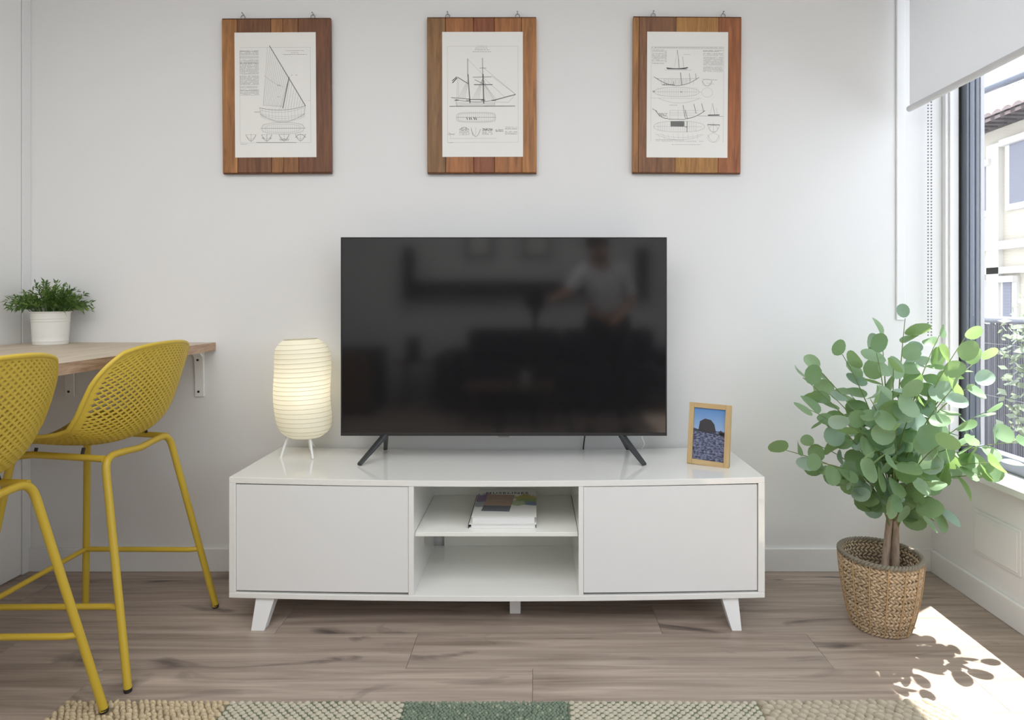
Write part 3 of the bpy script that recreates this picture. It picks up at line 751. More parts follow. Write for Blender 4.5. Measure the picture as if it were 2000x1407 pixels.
def draw1(k):
    k.text(205, 358, 372, 735, 6.5, 2.4, 1, 3); k.text(208, 356, 374, 380, 6, 3, 2, 5); k.text(208, 356, 472, 478, 6, 3, 2, 6); k.text(208, 356, 690, 696, 6, 3, 2, 7)
    for y, a, b in ((372, 575, 722), (390, 620, 680), (403, 555, 745)): k.text(a, b, y, y + 1, 6, 2.6, 2, y)
    for p in (((205, 345), (775, 345)), ((775, 345), (775, 1115)), ((205, 372), (205, 1115)), ((205, 1115), (775, 1115))): k.line(*p[0], *p[1], 1.2, 1)
    k.line(445, 330, 733, 818, 6, 2); k.line(445, 330, 600, 592, 4, 0); k.line(603, 585, 550, 838, 7, 2); k.line(600, 592, 525, 850, 1.6, 1)
    for i in range(13):
        t = i / 12; x0 = 450 + t * 150; y0 = 338 + t * 254; k.line(x0, y0, 392 + t * 145, 815 + t * 15, 1.5, 1)
    for i in range(8):
        t = i / 7; x0 = 610 + t * 120; y0 = 602 + t * 205; k.line(x0, y0, 572 + t * 152, 842 - t * 18, 1.6, 1)
    k.line(392, 812, 555, 822, 1.5, 1); k.arc(400, 570, 560, 665, 12, 8, 1.4, 1); k.line(430, 345, 392, 812, 1.4, 1)
    k.text(620, 685, 570, 573, 5, 2.4, 2, 9); k.text(735, 770, 775, 778, 5, 2, 1, 4); k.text(505, 535, 650, 656, 5, 2.4, 1, 8); k.text(505, 530, 745, 748, 5, 2.4, 1, 2)
    k.arc(360, 832, 735, 818, 26, 16, 3, 2); k.arc(365, 850, 735, 828, 30, 16, 1.5, 1); k.arc(365, 880, 728, 880, 66, 18, 3, 1); k.line(365, 835, 378, 900, 2, 1); k.line(733, 820, 722, 890, 2, 1)
    for i in range(4): k.arc(372, 880 + i * 8, 725, 880 + i * 8, 24 + i * 8, 14, 1.2, 1)
    for i in range(14): k.line(385 + i * 26, 835, 388 + i * 26, 935 - abs(i - 6.5) * 4, 1, 1)
    k.line(320, 866, 372, 866, 3, 2)
    k.ell(550, 998, 172, 46, 2, 1, p=2.6); k.ell(550, 998, 140, 34, 1.2, 1, p=2.6); k.line(370, 998, 735, 998, 2.4, 2)
    for i in range(20): k.line(390 + i * 17, 960, 390 + i * 17, 1038, 1, 1)
    for cx_ in (292, 420, 560, 692):
        k.arc(cx_ - 42, 1048, cx_ + 42, 1048, 52, 12, 3, 2); k.line(cx_ - 42, 1050, cx_ + 42, 1050, 1.5, 1); k.arc(cx_ - 30, 1066, cx_ + 30, 1066, 20, 8, 2, 1); k.line(cx_, 1040, cx_, 1110, 2, 1)
    k.line(420, 1050, 420, 1105, 3, 0); k.line(380, 1075, 400, 1085, 3, 0); k.line(440, 1085, 460, 1078, 3, 0)
    k.line(520, 1088, 600, 1088, 2.5, 2); k.line(522, 1098, 598, 1098, 2, 2); k.arc(650, 1075, 735, 1075, -26, 10, 3, 2)
    k.line(335, 1112, 660, 1114, 3, 2); k.text(205, 260, 1126, 1129, 4, 2, 2, 3)
def draw2(k):
    for y, a, b in ((336, 465, 545), (350, 450, 550), (364, 445, 562), (380, 428, 582)): k.text(a, b, y, y + 1, 5, 2.6, 2, y)
    for p in (((225, 336), (795, 336)), ((795, 336), (795, 1112)), ((225, 336), (225, 1112)), ((225, 1112), (795, 1112))): k.line(*p[0], *p[1], 1.2, 1)
    k.line(388, 435, 388, 580, 4, 2); k.line(390, 560, 406, 795, 8, 2); k.line(507, 430, 510, 580, 4, 2); k.line(511, 560, 517, 800, 9, 2)
    k.line(430, 586, 580, 583, 4, 2); k.line(438, 646, 588, 646, 7, 2); k.line(482, 512, 538, 512, 3, 2); k.line(445, 606, 515, 640, 4, 2)
    k.line(305, 585, 392, 638, 6, 2); k.line(300, 583, 262, 615, 6, 0); k.line(302, 592, 264, 632, 7, 0); k.line(255, 750, 400, 762, 5, 2); k.line(398, 766, 520, 766, 6, 2)
    k.line(775, 725, 590, 775, 7, 2); k.line(510, 505, 772, 722, 1.8, 1); k.line(580, 575, 770, 722, 1.8, 1); k.line(515, 590, 690, 748, 1.8, 1); k.line(518, 640, 620, 768, 1.8, 1); k.line(525, 650, 600, 770, 1.6, 1)
    k.line(388, 440, 507, 560, 1.2, 1); k.line(305, 590, 300, 755, 1.4, 1); k.line(315, 590, 312, 755, 1.4, 1)
    for i in range(5): k.line(392, 600 + i * 6, 310 + i * 14, 755, 1.3, 1); k.line(508, 600, 420 + i * 14, 770, 1.2, 1); k.line(512, 600, 530 + i * 18, 768, 1.2, 1)
    k.line(770, 730, 715, 790, 1.6, 1); k.line(610, 785, 715, 790, 1.6, 1)
    k.arc(290, 765, 610, 770, 18, 12, 4, 2); k.line(290, 765, 300, 818, 2.4, 2); k.line(610, 770, 604, 812, 2.2, 1)
    for i in range(5): k.arc(296, 788 + i * 7, 606, 788 + i * 6, 6, 8, 1.4, 1)
    for x in (300, 395, 515, 600): k.line(x - 20, 772, x + 15, 772, 6, 2)
    k.line(240, 821, 770, 819, 4.5, 0)
    k.ell(455, 910, 158, 40, 2, 1, p=4); k.ell(455, 910, 148, 32, 1.3, 1, p=4); k.line(295, 910, 612, 910, 3, 1)
    for i in range(18): k.line(315 + i * 17, 872, 315 + i * 17, 948, 1.1, 1)
    for x in (378, 398, 412, 436, 450): k.line(x, 908, x + 8, 930, 6, 0)
    k.text(318, 400, 1010, 1055, 6, 2.4, 1, 2); k.arc(320, 1010, 398, 1010, -20, 8, 3, 2); k.ell(345, 1006, 8, 8, 3, 2); k.ell(372, 1006, 8, 8, 3, 2)
    k.arc(415, 1005, 490, 1005, 60, 10, 4, 1); k.line(452, 990, 452, 1055, 1.6, 1); k.arc(415, 990, 430, 1060, 8, 6, 2, 2)
    k.text(505, 588, 1003, 1016, 6, 5, 2, 2); k.text(505, 588, 1026, 1052, 7, 3, 1, 5); k.text(612, 675, 1010, 1030, 7, 3.5, 2, 4); k.text(690, 788, 990, 1010, 5, 3, 1, 8); k.text(690, 788, 1026, 1048, 5, 3, 1, 9)
    k.line(226, 1036, 280, 1052, 2.4, 1); k.line(226, 1052, 285, 1042, 2.4, 1); k.line(240, 1030, 250, 1072, 1.6, 1); k.line(240, 1080, 620, 1080, 1.4, 1); k.text(225, 270, 1114, 1116, 4, 2, 2, 1)
def draw3(k):
    k.text(215, 795, 346, 349, 5, 2.6, 2, 4); k.line(212, 340, 795, 340, 1.2, 1); k.line(212, 354, 795, 356, 1.4, 2)
    k.line(212, 340, 212, 1110, 1.1, 1); k.line(797, 340, 797, 1110, 1.1, 1)
    k.text(218, 315, 366, 480, 7, 2.4, 1, 3); k.text(320, 336, 374, 480, 6, 2.4, 1, 8); k.text(630, 792, 370, 382, 6, 3, 2, 5); k.text(632, 792, 390, 545, 6.5, 2.3, 1, 6)
    k.arc(335, 512, 508, 508, 8, 10, 8, 0); k.line(340, 520, 500, 520, 5, 2); k.line(318, 528, 535, 528, 2, 1); k.line(422, 365, 438, 510, 3, 2); k.line(431, 440, 437, 510, 4, 0); k.line(465, 420, 473, 505, 2, 2); k.text(472, 525, 402, 406, 5, 2, 1, 2)
    k.line(420, 370, 400, 500, 1.2, 1)
    def hull(y, x0, x1, h, masts):
        k.arc(x0, y, x1, y - 5, h, 18, 4, 2); k.line(x0 + 10, y + 6, x1 - 10, y + 4, 1.5, 1)
        for i in range(5): k.line(x0 + 60, y + 10 + i * 10, x1 - 60 - i * 12, y + 10 + i * 10, 1.1, 1)
        for i in range(10): k.line(x0 + 45 + i * (x1 - x0 - 90) / 9, y + 12, x0 + 45 + i * (x1 - x0 - 90) / 9, y + h * .8, 1.2, 1)
        for mx_, my0, my1, wv in masts: k.line(mx_, my0, mx_ + (my1 - my0) * .10, my1, wv, 2)
    hull(592, 248, 598, 64, ((448, 548, 652, 5), (520, 555, 620, 3), (570, 555, 600, 3), (392, 620, 655, 3)))
    k.text(300, 400, 645, 652, 5, 4, 2, 3); k.line(232, 584, 270, 604, 3, 2)
    k.arc(622, 610, 705, 610, 46, 10, 2, 2); k.line(625, 602, 745, 607, 2, 2); k.line(660, 632, 720, 640, 1.4, 1); k.ell(663, 628, 38, 28, 1.4, 1)
    for cy_, rx, rr in ((705, 180, 38), (985, 205, 44)):
        k.ell(420 if cy_ < 900 else 440, cy_, rx, rr, 1.8, 1, p=2.3); k.line(230, cy_, 620, cy_, 1.3, 1)
        for i in range(18): k.line(270 + i * 18, cy_ - 34, 270 + i * 18, cy_ + 34, 1.1, 1)
    k.ell(232, 703, 6, 6, 4, 2); k.ell(456, 705, 4, 4, 3, 2); k.ell(665, 708, 44, 38, 1.2, 1)
    k.line(212, 756, 620, 756, 1.2, 1); k.arc(275, 758, 600, 758, 36, 12, 1.5, 1); k.text(362, 425, 812, 815, 5, 2.4, 2, 3)
    k.arc(248, 855, 350, 918, 22, 8, 5, 2); k.line(350, 925, 488, 927, 4, 2); k.arc(488, 922, 648, 855, 14, 10, 5, 2); k.line(222, 842, 262, 862, 3, 2)
    k.text(275, 345, 880, 912, 7, 3.5, 2, 5)
    for x, y0, y1 in ((470, 810, 915), (558, 802, 880), (620, 798, 865), (488, 850, 920)): k.line(x, y0, x + 18, y1, 4, 2)
    for y in (855, 875, 892): k.line(362, y, 640 - (y - 855) * 2, y, 1.3, 1)
    for x in (365, 430, 488): k.line(x, 852, x, 925, 1.4, 1)
    k.line(590, 898, 795, 901, 2.2, 2); k.line(672, 892, 765, 890, 8, 0); k.line(708, 795, 728, 890, 2.4, 2); k.line(740, 830, 748, 888, 1.6, 1); k.line(705, 810, 690, 888, 1.1, 1)
    for i in range(14): k.line(370, 942 + i * 3.2, 482, 942 + i * 3.2, 2.6, 2 if i % 2 else 0)
    k.line(504, 942, 504, 1030, 5, 2); k.line(485, 985, 504, 990, 5, 2)
    k.line(668, 968, 768, 970, 6, 2); k.arc(670, 972, 768, 972, 60, 12, 2, 1); k.line(718, 950, 718, 1030, 1.6, 1); k.ell(718, 1000, 34, 26, 1.6, 1)
    k.arc(672, 1050, 765, 1050, 58, 12, 1.6, 1); k.ell(718, 1075, 46, 36, 1.2, 1)
    k.arc(250, 1046, 640, 1046, 46, 14, 1.4, 1); k.arc(280, 1046, 620, 1046, 28, 14, 1.2, 1)
    for i in range(9): k.line(270 + i * 40, 1044, 285 + i * 38, 1088, 1, 1)
    k.text(255, 640, 1103, 1106, 5, 2, 2, 7); k.text(380, 620, 1130, 1133, 5, 2, 1, 2); k.line(250, 1092, 480, 1092, 2, 2)
frame(434, 647, 37, 338, (459.5, 618, 64, 308), ((.14, (.40, .20, .085)), (.31, (.20, .095, .055)), (.11, (.34, .17, .075)), (.14, (.29, .14, .065)), (.30, (.185, .085, .05))), (420, 10), -.35, 'framed plan of single sailed boat, leftmost and darkest frame', draw1)
frame(834, 1048, 35, 338, (864, 1021.5, 63, 307), ((.17, (.27, .155, .075)), (.255, (.37, .165, .07)), (.19, (.27, .10, .055)), (.25, (.38, .17, .07)), (.135, (.42, .205, .085))), (820, 10), -.1, 'framed plan of two masted ship, above the television', draw2)
frame(1235.5, 1447.5, 34, 338, (1263, 1421, 63, 308.5), ((.055, (.40, .21, .095)), (.34, (.255, .135, .085)), (.395, (.45, .25, .10)), (.21, (.35, .145, .075))), (1220, 10), .35, 'framed sheet of several hull drawings, nearest the blind', draw3)

# ------------------------------------------------------------------ basket and tree
bc = Vector((1.168, -.412, 0))
bkp = empty('basket', bc); tag(bkp, 'round woven seagrass basket on floor near window', 'basket')
SG = wood('seagrass', (.24, .165, .095), (.72, .57, .39), 60, 160, 'Z', .75, rnd=.10)
SGD = mat('seagrass_dark', (.12, .10, .075), .8, vary=.3, scale=120)
NR = 21; hB = .244
def brad(t): return .083 + .038 * t ** .85 + (.005 * math.sin(PI * t))
for i in range(NR):
    t = i / (NR - 1); z = .007 + t * (hB - .012); R_ = brad(t); mb = MB(); n = 168; tw = 22 if i % 2 == 0 else -26
    for st_ in range(2):
        pts = []
        for k in range(n):
            a = 2 * PI * k / n; ph = a * tw + st_ * PI + i * .9
            pts.append(Vector(((R_ + .0042 * math.cos(ph)) * math.cos(a), (R_ + .0042 * math.cos(ph)) * math.sin(a), z + .0042 * math.sin(ph) + .0012 * math.sin(a * 3 + i))))
        mb.tube(pts, .0044, 5, closed=True)
    mb.build('braid_row', SG, bkp, smooth=80)
MB().lathe([(.001, .003), (.083, .003), (.082, .006), (.001, .008)], 32, caps=False).build('basket_base', SGD, bkp)
MB().lathe([(brad(0) - .004, .006), (brad(.5) - .004, .006 + .5 * (hB - .012)), (brad(1) - .004, hB - .006)], 48, caps=False).build('lining', SGD, bkp, smooth=60)
mb = MB()
for st_ in range(2):
    mb.tube([Vector(((brad(1) + .002 + .0045 * math.cos(a * 34 + st_ * PI)) * math.cos(a), (brad(1) + .002 + .0045 * math.cos(a * 34 + st_ * PI)) * math.sin(a), hB + .0045 * math.sin(a * 34 + st_ * PI))) for a in [2 * PI * k / 240 for k in range(240)]], .0052, 6, closed=True)
mb.build('rim_braid', mat('seagrass_grey', (.22, .19, .145), .8, vary=.3, scale=120), bkp, smooth=80)
CORD = mat('tan_cord', (.50, .33, .16), .7, vary=.1)
for k in range(15):
    a = 2 * PI * (k + .35) / 15
    MB().tube([Vector(((brad(t) + .0088) * math.cos(a + .05 * t), (brad(t) + .0088) * math.sin(a + .05 * t), .006 + t * (hB - .008))) for t in [i / 8 for i in range(9)]], .0017, 5).build('stitch_cord', CORD, bkp, smooth=70)
MB().lathe([(.0005, .15), (brad(.6) - .0045, .15)], 32, caps=False).build('soil', mat('dark_soil', (.045, .035, .025), .9, vary=.3, bump=.4), bkp)

tr = empty('eucalyptus_tree', (bc.x, bc.y, .15)); tag(tr, 'leafy artificial eucalyptus tree standing in the woven basket', 'plant')
O = Vector(tr.location)
BARK = wood('bark', (.27, .19, .14), (.54, .42, .33), 20, 90, 'Z', .85, knots=.5)
STEM = mat('green_stem', (.20, .26, .09), .6, vary=.15)
TD = -.385 + D                                        # distance of the trunk
tops = []
for (xa_, ya_), (xb_, yb_), (xc_, yc_), dd, r in (((1727, 1110), (1733, 1045), (1746, 945), 0.0, .013), ((1738, 1108), (1741, 1050), (1738, 940), .02, .010), ((1750, 1110), (1750, 1050), (1750, 950), -.015, .012)):
    p0, p1, p2 = P(xa_, ya_, TD + dd), P(xb_, yb_, TD + dd), P(xc_, yc_, TD)
    p0.z = .15
    MB().tube([q - O for q in bez(p0, p1, p2, 8)], [r * (1 - .035 * i) for i in range(9)], 10).build('trunk', BARK, tr, smooth=60)
LEAF = leafmat('eucalyptus_leaf', (.085, .18, .095), (.27, .40, .25), (.42, .62, .20))
LEAFB = leafmat('eucalyptus_leaf_blue', (.20, .33, .27), (.42, .54, .48), (.40, .58, .30))
def leaf_mesh(mt, fold, cup, ov):
    vs = [(0, 0, 0)]; n = 14
    for rr in (.5, 1.0):
        for k in range(n):
            a = 2 * PI * k / n; x = math.cos(a) * rr * .5 * ov; y = .5 + math.sin(a) * rr * .5
            if k in (10, 11) and rr == 1.0 and False: pass
            z = fold * abs(x) + cup * ((x * x) + (y - .5) ** 2) * (1 if y > .5 else .6)
            vs.append((x, y, z))
    vs[0] = (0, .5, 0)
    fs = [(0, 1 + k, 1 + (k + 1) % n) for k in range(n)] + [(1 + k, 1 + n + k, 1 + n + (k + 1) % n, 1 + (k + 1) % n) for k in range(n)]
    me = bpy.data.meshes.new('leaf'); me.from_pydata(vs, [], fs); me.update(); me.polygons.foreach_set('use_smooth', [True] * len(me.polygons)); me.materials.append(mt); return me
LM = [leaf_mesh(LEAF, .18, .25, .95), leaf_mesh(LEAF, -.12, .35, 1.05), leaf_mesh(LEAF, .30, -.2, .86), leaf_mesh(LEAFB, .10, .2, 1.0), leaf_mesh(LEAFB, .3, .3, .8)]
rg = random.Random(5)
SPR = [  # tip px, tip py, depth offset, start height py on trunk, number of leaves
 (1768, 622, .02, 950, 9), (1722, 655, .08, 955, 8), (1712, 690, -.05, 960, 8), (1645, 692, .03, 965, 9), (1598, 722, .06, 970, 9), (1568, 738, -.04, 975, 10),
 (1580, 800, -.12, 990, 9), (1535, 880, .02, 1000, 9), (1590, 868, .12, 1000, 8), (1605, 905, -.15, 1010, 8), (1668, 952, -.10, 1030, 7), (1655, 830, -.22, 990, 8),
 (1700, 780, -.26, 970, 8), (1690, 890, -.25, 1000, 7), (1745, 720, -.20, 950, 8), (1750, 830, -.28, 985, 8), (1745, 905, -.24, 1010, 6), (1795, 770, -.24, 960, 8),
 (1790, 690, .10, 950, 8), (1835, 655, .05, 950, 9), (1885, 660, -.02, 950, 10), (1915, 700, .05, 955, 10), (1905, 750, -.10, 960, 9), (1860, 760, -.20, 965, 8),
 (1925, 805, .0, 975, 10), (1985, 865, -.10, 985, 11), (1955, 905, -.16, 995, 10), (1915, 930, -.12, 1005, 8), (1890, 870, -.22, 990, 8), (1835, 870, -.27, 995, 8),
 (1835, 1000, -.08, 1045, 7), (1800, 1010, -.14, 1050, 5), (1815, 940, -.22, 1015, 7), (1760, 980, -.18, 1035, 5), (1660, 770, .14, 970, 7), (1840, 830, .10, 980, 7), (1620, 770, -.10, 980, 8)]
nleaf = 0
for tx_, ty_, dd, sy_, nl in SPR:
    tip = P(tx_, ty_, TD + dd)
    if tip.x > 1.60: tip.x = 1.60
    root = P(1744 + rg.uniform(-8, 8), sy_ + rg.uniform(-10, 25), TD)
    mid = root.lerp(tip, .45) + Vector((-(tip.x - root.x) * .12, -(tip.y - root.y) * .12, .07 + rg.uniform(-.02, .04)))
    pts = bez(root, mid, tip, 10)
    MB().tube([q - O for q in pts], [.0032 - .0002 * i for i in range(11)], 5).build('branch', STEM, tr, smooth=70)
    for k in range(nl):
        if nleaf >= 298: break
        t = .30 + .70 * (k / (nl - 1)); x = t * 10; i = min(int(x), 9); p = pts[i].lerp(pts[i + 1], x - i); tg = (pts[i + 1] - pts[i]).normalized()
        side = Vector((rg.gauss(0, 1), rg.gauss(0, 1), rg.gauss(0, .8)))
        side = (side - tg * side.dot(tg)).normalized()
        if k == nl - 1: side *= .2
        dirv = (side * 1.0 + tg * rg.uniform(.15, .7)).normalized()
        nrm = Vector((rg.gauss(.1, .55), -.75 + rg.gauss(0, .5), .55 + rg.gauss(0, .5)))
        nrm = (nrm - dirv * nrm.dot(dirv))
        if nrm.length < .1: nrm = dirv.orthogonal()
        nrm.normalize(); xa_ = dirv.cross(nrm).normalized()
        s_ = rg.uniform(.058, .084) * (1 if k < nl - 1 else .85)
        base = p + dirv * .002
        ctr_ = base + dirv * s_
        if ctr_.x > 1.63 and ctr_.z < .56: continue
        rot = Matrix((xa_, dirv, nrm)).transposed().to_4x4()
        lo = bpy.data.objects.new('leaf', rg.choices(LM, (4, 4, 3, 2, 2))[0]); COL.objects.link(lo); lo.parent = tr
        lo.matrix_local = Matrix.Translation(base - O) @ rot @ Matrix.Scale(s_, 4)
        nleaf += 1

# ------------------------------------------------------------------ rug
rug = empty('rug', (0, -.812, 0)); tag(rug, 'flat woven patchwork rug of jute, lattice and green strips', 'rug')
RY1, RDEP = 0.0, 1.15
def rugmat(name, c, vary=.25, rough=.95): return mat(name, c, rough, spec=.1, vary=vary, scale=55, bump=.5, bscale=500)
JUTE = rugmat('jute', (.56, .46, .31)); JUTED = rugmat('jute_dark', (.26, .21, .14))
CRM = rugmat('cream_yarn', (.52, .48, .385), .15); GRN = rugmat('green_yarn', (.15, .175, .12), .3); GRND = rugmat('green_yarn_dark', (.10, .13, .095), .3); JUTG = rugmat('greyed_jute', (.46, .405, .315)); GRNF = rugmat('green_field', (.195, .245, .185), .3)
DOME = [(math.cos(2 * PI * k / 6), math.sin(2 * PI * k / 6), 0) for k in range(6)] + [(.75 * math.cos(2 * PI * k / 6), .75 * math.sin(2 * PI * k / 6), .7) for k in range(6)] + [(0, 0, 1)]
DF = [(k, (k + 1) % 6, 6 + (k + 1) % 6, 6 + k) for k in range(6)] + [(6 + k, 6 + (k + 1) % 6, 12) for k in range(6)]
def stitches(x0, x1, sx, sy, lx_, ly_, h, ang, jit, name, m, parent, z0=.006, seed=1, keep=None):
    r = random.Random(seed); mb = MB(); row = 0; y = -sy * .5
    while y > -RDEP:
        x = x0 + sx * .5 + (sx * .5 if row % 2 else 0)
        while x < x1 - sx * .25:
            a = math.radians(ang * (1 if (ang and True) else 1)) + r.gauss(0, jit); ca, sa = math.cos(a), math.sin(a); q = r.uniform(.85, 1.15)
            if keep is None or keep(x, y):
                jx, jy = r.gauss(0, jit * .006), r.gauss(0, jit * .006)
                mb.add([(x + jx + (vx * lx_ * ca - vy * ly_ * sa) * q, y + jy + (vx * lx_ * sa + vy * ly_ * ca) * q, z0 + vz * h * q) for vx, vy, vz in DOME], DF)
            x += sx
        y -= sy; row += 1
    o = mb.build(name, m, parent, smooth=80, recalc=False); o['kind'] = 'stuff'; return o
def wavy(x0, x1, m, name, parent=rug):
    n = 24; vs = []
    for i in range(n + 1):
        x = x0 + (x1 - x0) * i / n; yy = .004 * math.sin(x * 9) + .003 * math.sin(x * 31)
        vs += [(x, yy, 0), (x, yy - .004, .0065), (x, -RDEP, .0065), (x, -RDEP, 0)]
    fs = [(0, 1, 2, 3), (n * 4 + 3, n * 4 + 2, n * 4 + 1, n * 4)]
    for i in range(n):
        a, b = i * 4, i * 4 + 4
        for k in range(4): fs.append((a + k, b + k, b + (k + 1) % 4, a + (k + 1) % 4))
    return MB().add(vs, fs).build(name, m, parent)
RX = [-1.273, -.832, -.352, .088, .604, 1.105]
for i, (nm, mb_, kind) in enumerate((('jute_strip', JUTED, 'j'), ('lattice_strip', GRN, 'l'), ('green_strip', GRND, 'g'), ('lattice_strip', GRN, 'l'), ('jute_strip', JUTED, 'k'))):
    x0, x1 = RX[i], RX[i + 1] - .0006
    s_ = wavy(x0, x1, mb_, nm)
    if kind == 'j': stitches(x0 - .004, x1, .0165, .0115, .0125, .0060, .0085, -38, .22, 'jute_stitches', JUTE, s_, seed=2, keep=lambda x, y: min(math.hypot(x + 1.144, y + .042), math.hypot(x + 1.144, y + .508)) > .017)
    if kind == 'k': stitches(x0, x1 + .006, .025, .017, .0165, .0098, .011, -40, .25, 'jute_stitches', JUTG, s_, seed=3)
    if kind == 'l': stitches(x0, x1, .0225, .0100, .0084, .0072, .0055, 0, .05, 'cream_stitches', CRM, s_, z0=.0058, seed=4 + i)
    if kind == 'g':
        stitches(x0, x1, .0105, .0072, .0046, .0044, .0045, 20, .2, 'green_stitches', GRNF, s_, seed=6)
        stitches(x0, x1, .0105, .0072, .0046, .0044, .0052, 20, .2, 'cream_flecks', rugmat('fleck_yarn', (.34, .36, .27), .2), s_, seed=7, keep=lambda x, y: random.random() < .12)

# ------------------------------------------------------------------ behind the camera: what the dark screen mirrors
CHAR = mat('charcoal_fabric', (.030, .030, .036), .9, spec=.15, vary=.2, scale=60)
WAL = wood('walnut', (.10, .055, .03), (.19, .11, .065), 6, 60, 'X', .5)
so = empty('sofa', (.27, -4.0, 0)); tag(so, 'charcoal sofa against far wall, mirrored in the screen', 'sofa')
box('base', CHAR, -1.0, 1.0, -.40, .38, .12, .30, so, .03)
for s in (-1, 1):
    box('arm', CHAR, s * 1.12 - .12, s * 1.12 + .12, -.40, .40, .12, .58, so, .05)
    box('seat_cushion', CHAR, .005 if s > 0 else -.99, .99 if s > 0 else -.005, -.20, .40, .305, .44, so, .04)
    box('back_cushion', CHAR, .005 if s > 0 else -.98, .98 if s > 0 else -.005, -.385, -.205, .445, .80, so, .06)
    for y in (-.3, .3): MB().tube([(s * .95, y, 0), (s * .95, y, .13)], [.012, .018], 10).build('leg', WAL, so)
ws = empty('wall_shelf', (-.15, YB, 1.16)); tag(ws, 'long dark wall shelf over sofa, mirrored in the screen', 'shelf')
DKW = wood('dark_wood', (.02, .015, .012), (.05, .036, .03), 6, 60, 'X', .5)
box('board', DKW, -1.15, 1.25, .001, .16, 0, .14, ws, .003)
for x in (-1.2, 1.30): box('upright', DKW, x - .048, x + .048, .001, .16, -.05, .50, ws, .003)
for x, lb in ((-.60, 'small dark picture frame above wall shelf, left in the mirror image'), (.02, 'small dark picture frame above wall shelf, middle in the mirror image')):
    f_ = empty('small_picture', (x, YB + .002, 1.75)); tag(f_, lb, 'picture', 'mirrored pictures')
    for a in ((-.15, -.12, -.2, .2), (.12, .15, -.2, .2), (-.1198, .1198, .17, .2), (-.1198, .1198, -.2, -.17)): box('frame_bar', BLK, a[0], a[1], 0, .02, a[2], a[3], f_)
    box('sheet', PAPER, -.1198, .1198, .002, .006, -.1698, .1698, f_)
ct = empty('coffee_table', (-.22, -3.25, 0)); tag(ct, 'low walnut coffee table mirrored in the screen', 'table')
box('table_top', WAL, -.40, .40, -.22, .22, .33, .355, ct, .004)
for sx in (-1, 1):
    for sy in (-1, 1): MB().tube([(sx * .36, sy * .19, 0), (sx * .32, sy * .16, .335)], [.011, .016], 10).build('leg', WAL, ct, smooth=50)
MB().lathe([(.03, 0), (.036, .004), (.038, .12), (.035, .12), (.033, .008), (.001, .008)], 24, (-.08, -3.2, .3555), caps=False).build('glass_tumbler', mat('frosted_glass', (.6, .62, .6), .2), None, smooth=40)
tag(bpy.data.objects['glass_tumbler'], 'pale glass tumbler on coffee table, mirrored in the screen', 'glass')
sd = empty('side_table', (-1.25, -4.1, 0)); tag(sd, 'slim side table beside sofa, mirrored in the screen', 'table')
MB().lathe([(.2, 0), (.2, .018)], 32, (0, 0, .46)).build('table_top', WAL, sd)
for k in range(3):
    a = k * 2.094; MB().tube([(.19 * math.cos(a), .19 * math.sin(a), 0), (.12 * math.cos(a), .12 * math.sin(a), .462)], .01, 8).build('leg', BLK, sd)
va = MB().lathe([(.001, 0), (.06, 0), (.075, .06), (.075, .2), (.06, .24), (.05, .24), (.05, .02), (.001, .02)], 24, (-1.25, -4.1, .4785), caps=False).build('vase', BLK, None, smooth=40)
tag(va, 'black vase on side table, mirrored in the screen', 'vase')
lc = empty('low_cabinet', (-1.78, -3.9, 0)); tag(lc, 'low brown cabinet in far corner, mirrored in the screen', 'cabinet')
box('body', DKW, -.24, .24, -.3, .3, .05, .62, lc, .004); box('door', WAL, -.23, .23, .301, .316, .07, .60, lc, .003)
for sx in (-1, 1):
    for sy in (-1, 1): box('foot', BLK, sx * .2 - .02, sx * .2 + .02, sy * .26 - .02, sy * .26 + .02, 0, .0495, lc)
# the photographer's camera on its tripod
tp = empty('tripod', (0, -D - .075, 0)); tag(tp, 'black camera tripod mirrored in the screen', 'tripod')
MB().tube([(0, 0, .62), (0, 0, H - .075)], .016, 12).build('column', BLK, tp, smooth=50)
MB().lathe([(.03, 0), (.035, .02), (.035, .05), (.02, .06)], 16, (0, 0, H - .135)).build('ball_head', BLK, tp, smooth=40)
for k in range(3):
    a = math.radians(90 + 120 * k + 180); MB().tube([(.02 * math.cos(a), .02 * math.sin(a), .86), (.36 * math.cos(a), .36 * math.sin(a), .012)], [.017, .011], 10).build('leg', BLK, tp, smooth=50)
    MB().sphere((.36 * math.cos(a), .36 * math.sin(a), .012), .012, 8, 6).build('foot', RUB, tp)
cmr = empty('photo_camera', (0, -D - .075, H)); tag(cmr, 'black photo camera on tripod, mirrored in the screen', 'camera')
box('body', BLK, -.07, .07, -.05, .005, -.0735, .04, cmr, .008)
box('viewfinder', BLK, -.03, .03, -.05, .0, .0402, .07, cmr, .008)
MB().lathe([(.036, 0), (.04, .01), (.04, .05), (.043, .056)], 24).build('lens', BLK, cmr, smooth=40)
ln = cmr.children[-1]; ln.rotation_euler = (-PI / 2, 0, 0); ln.location = (0, .0052, 0)

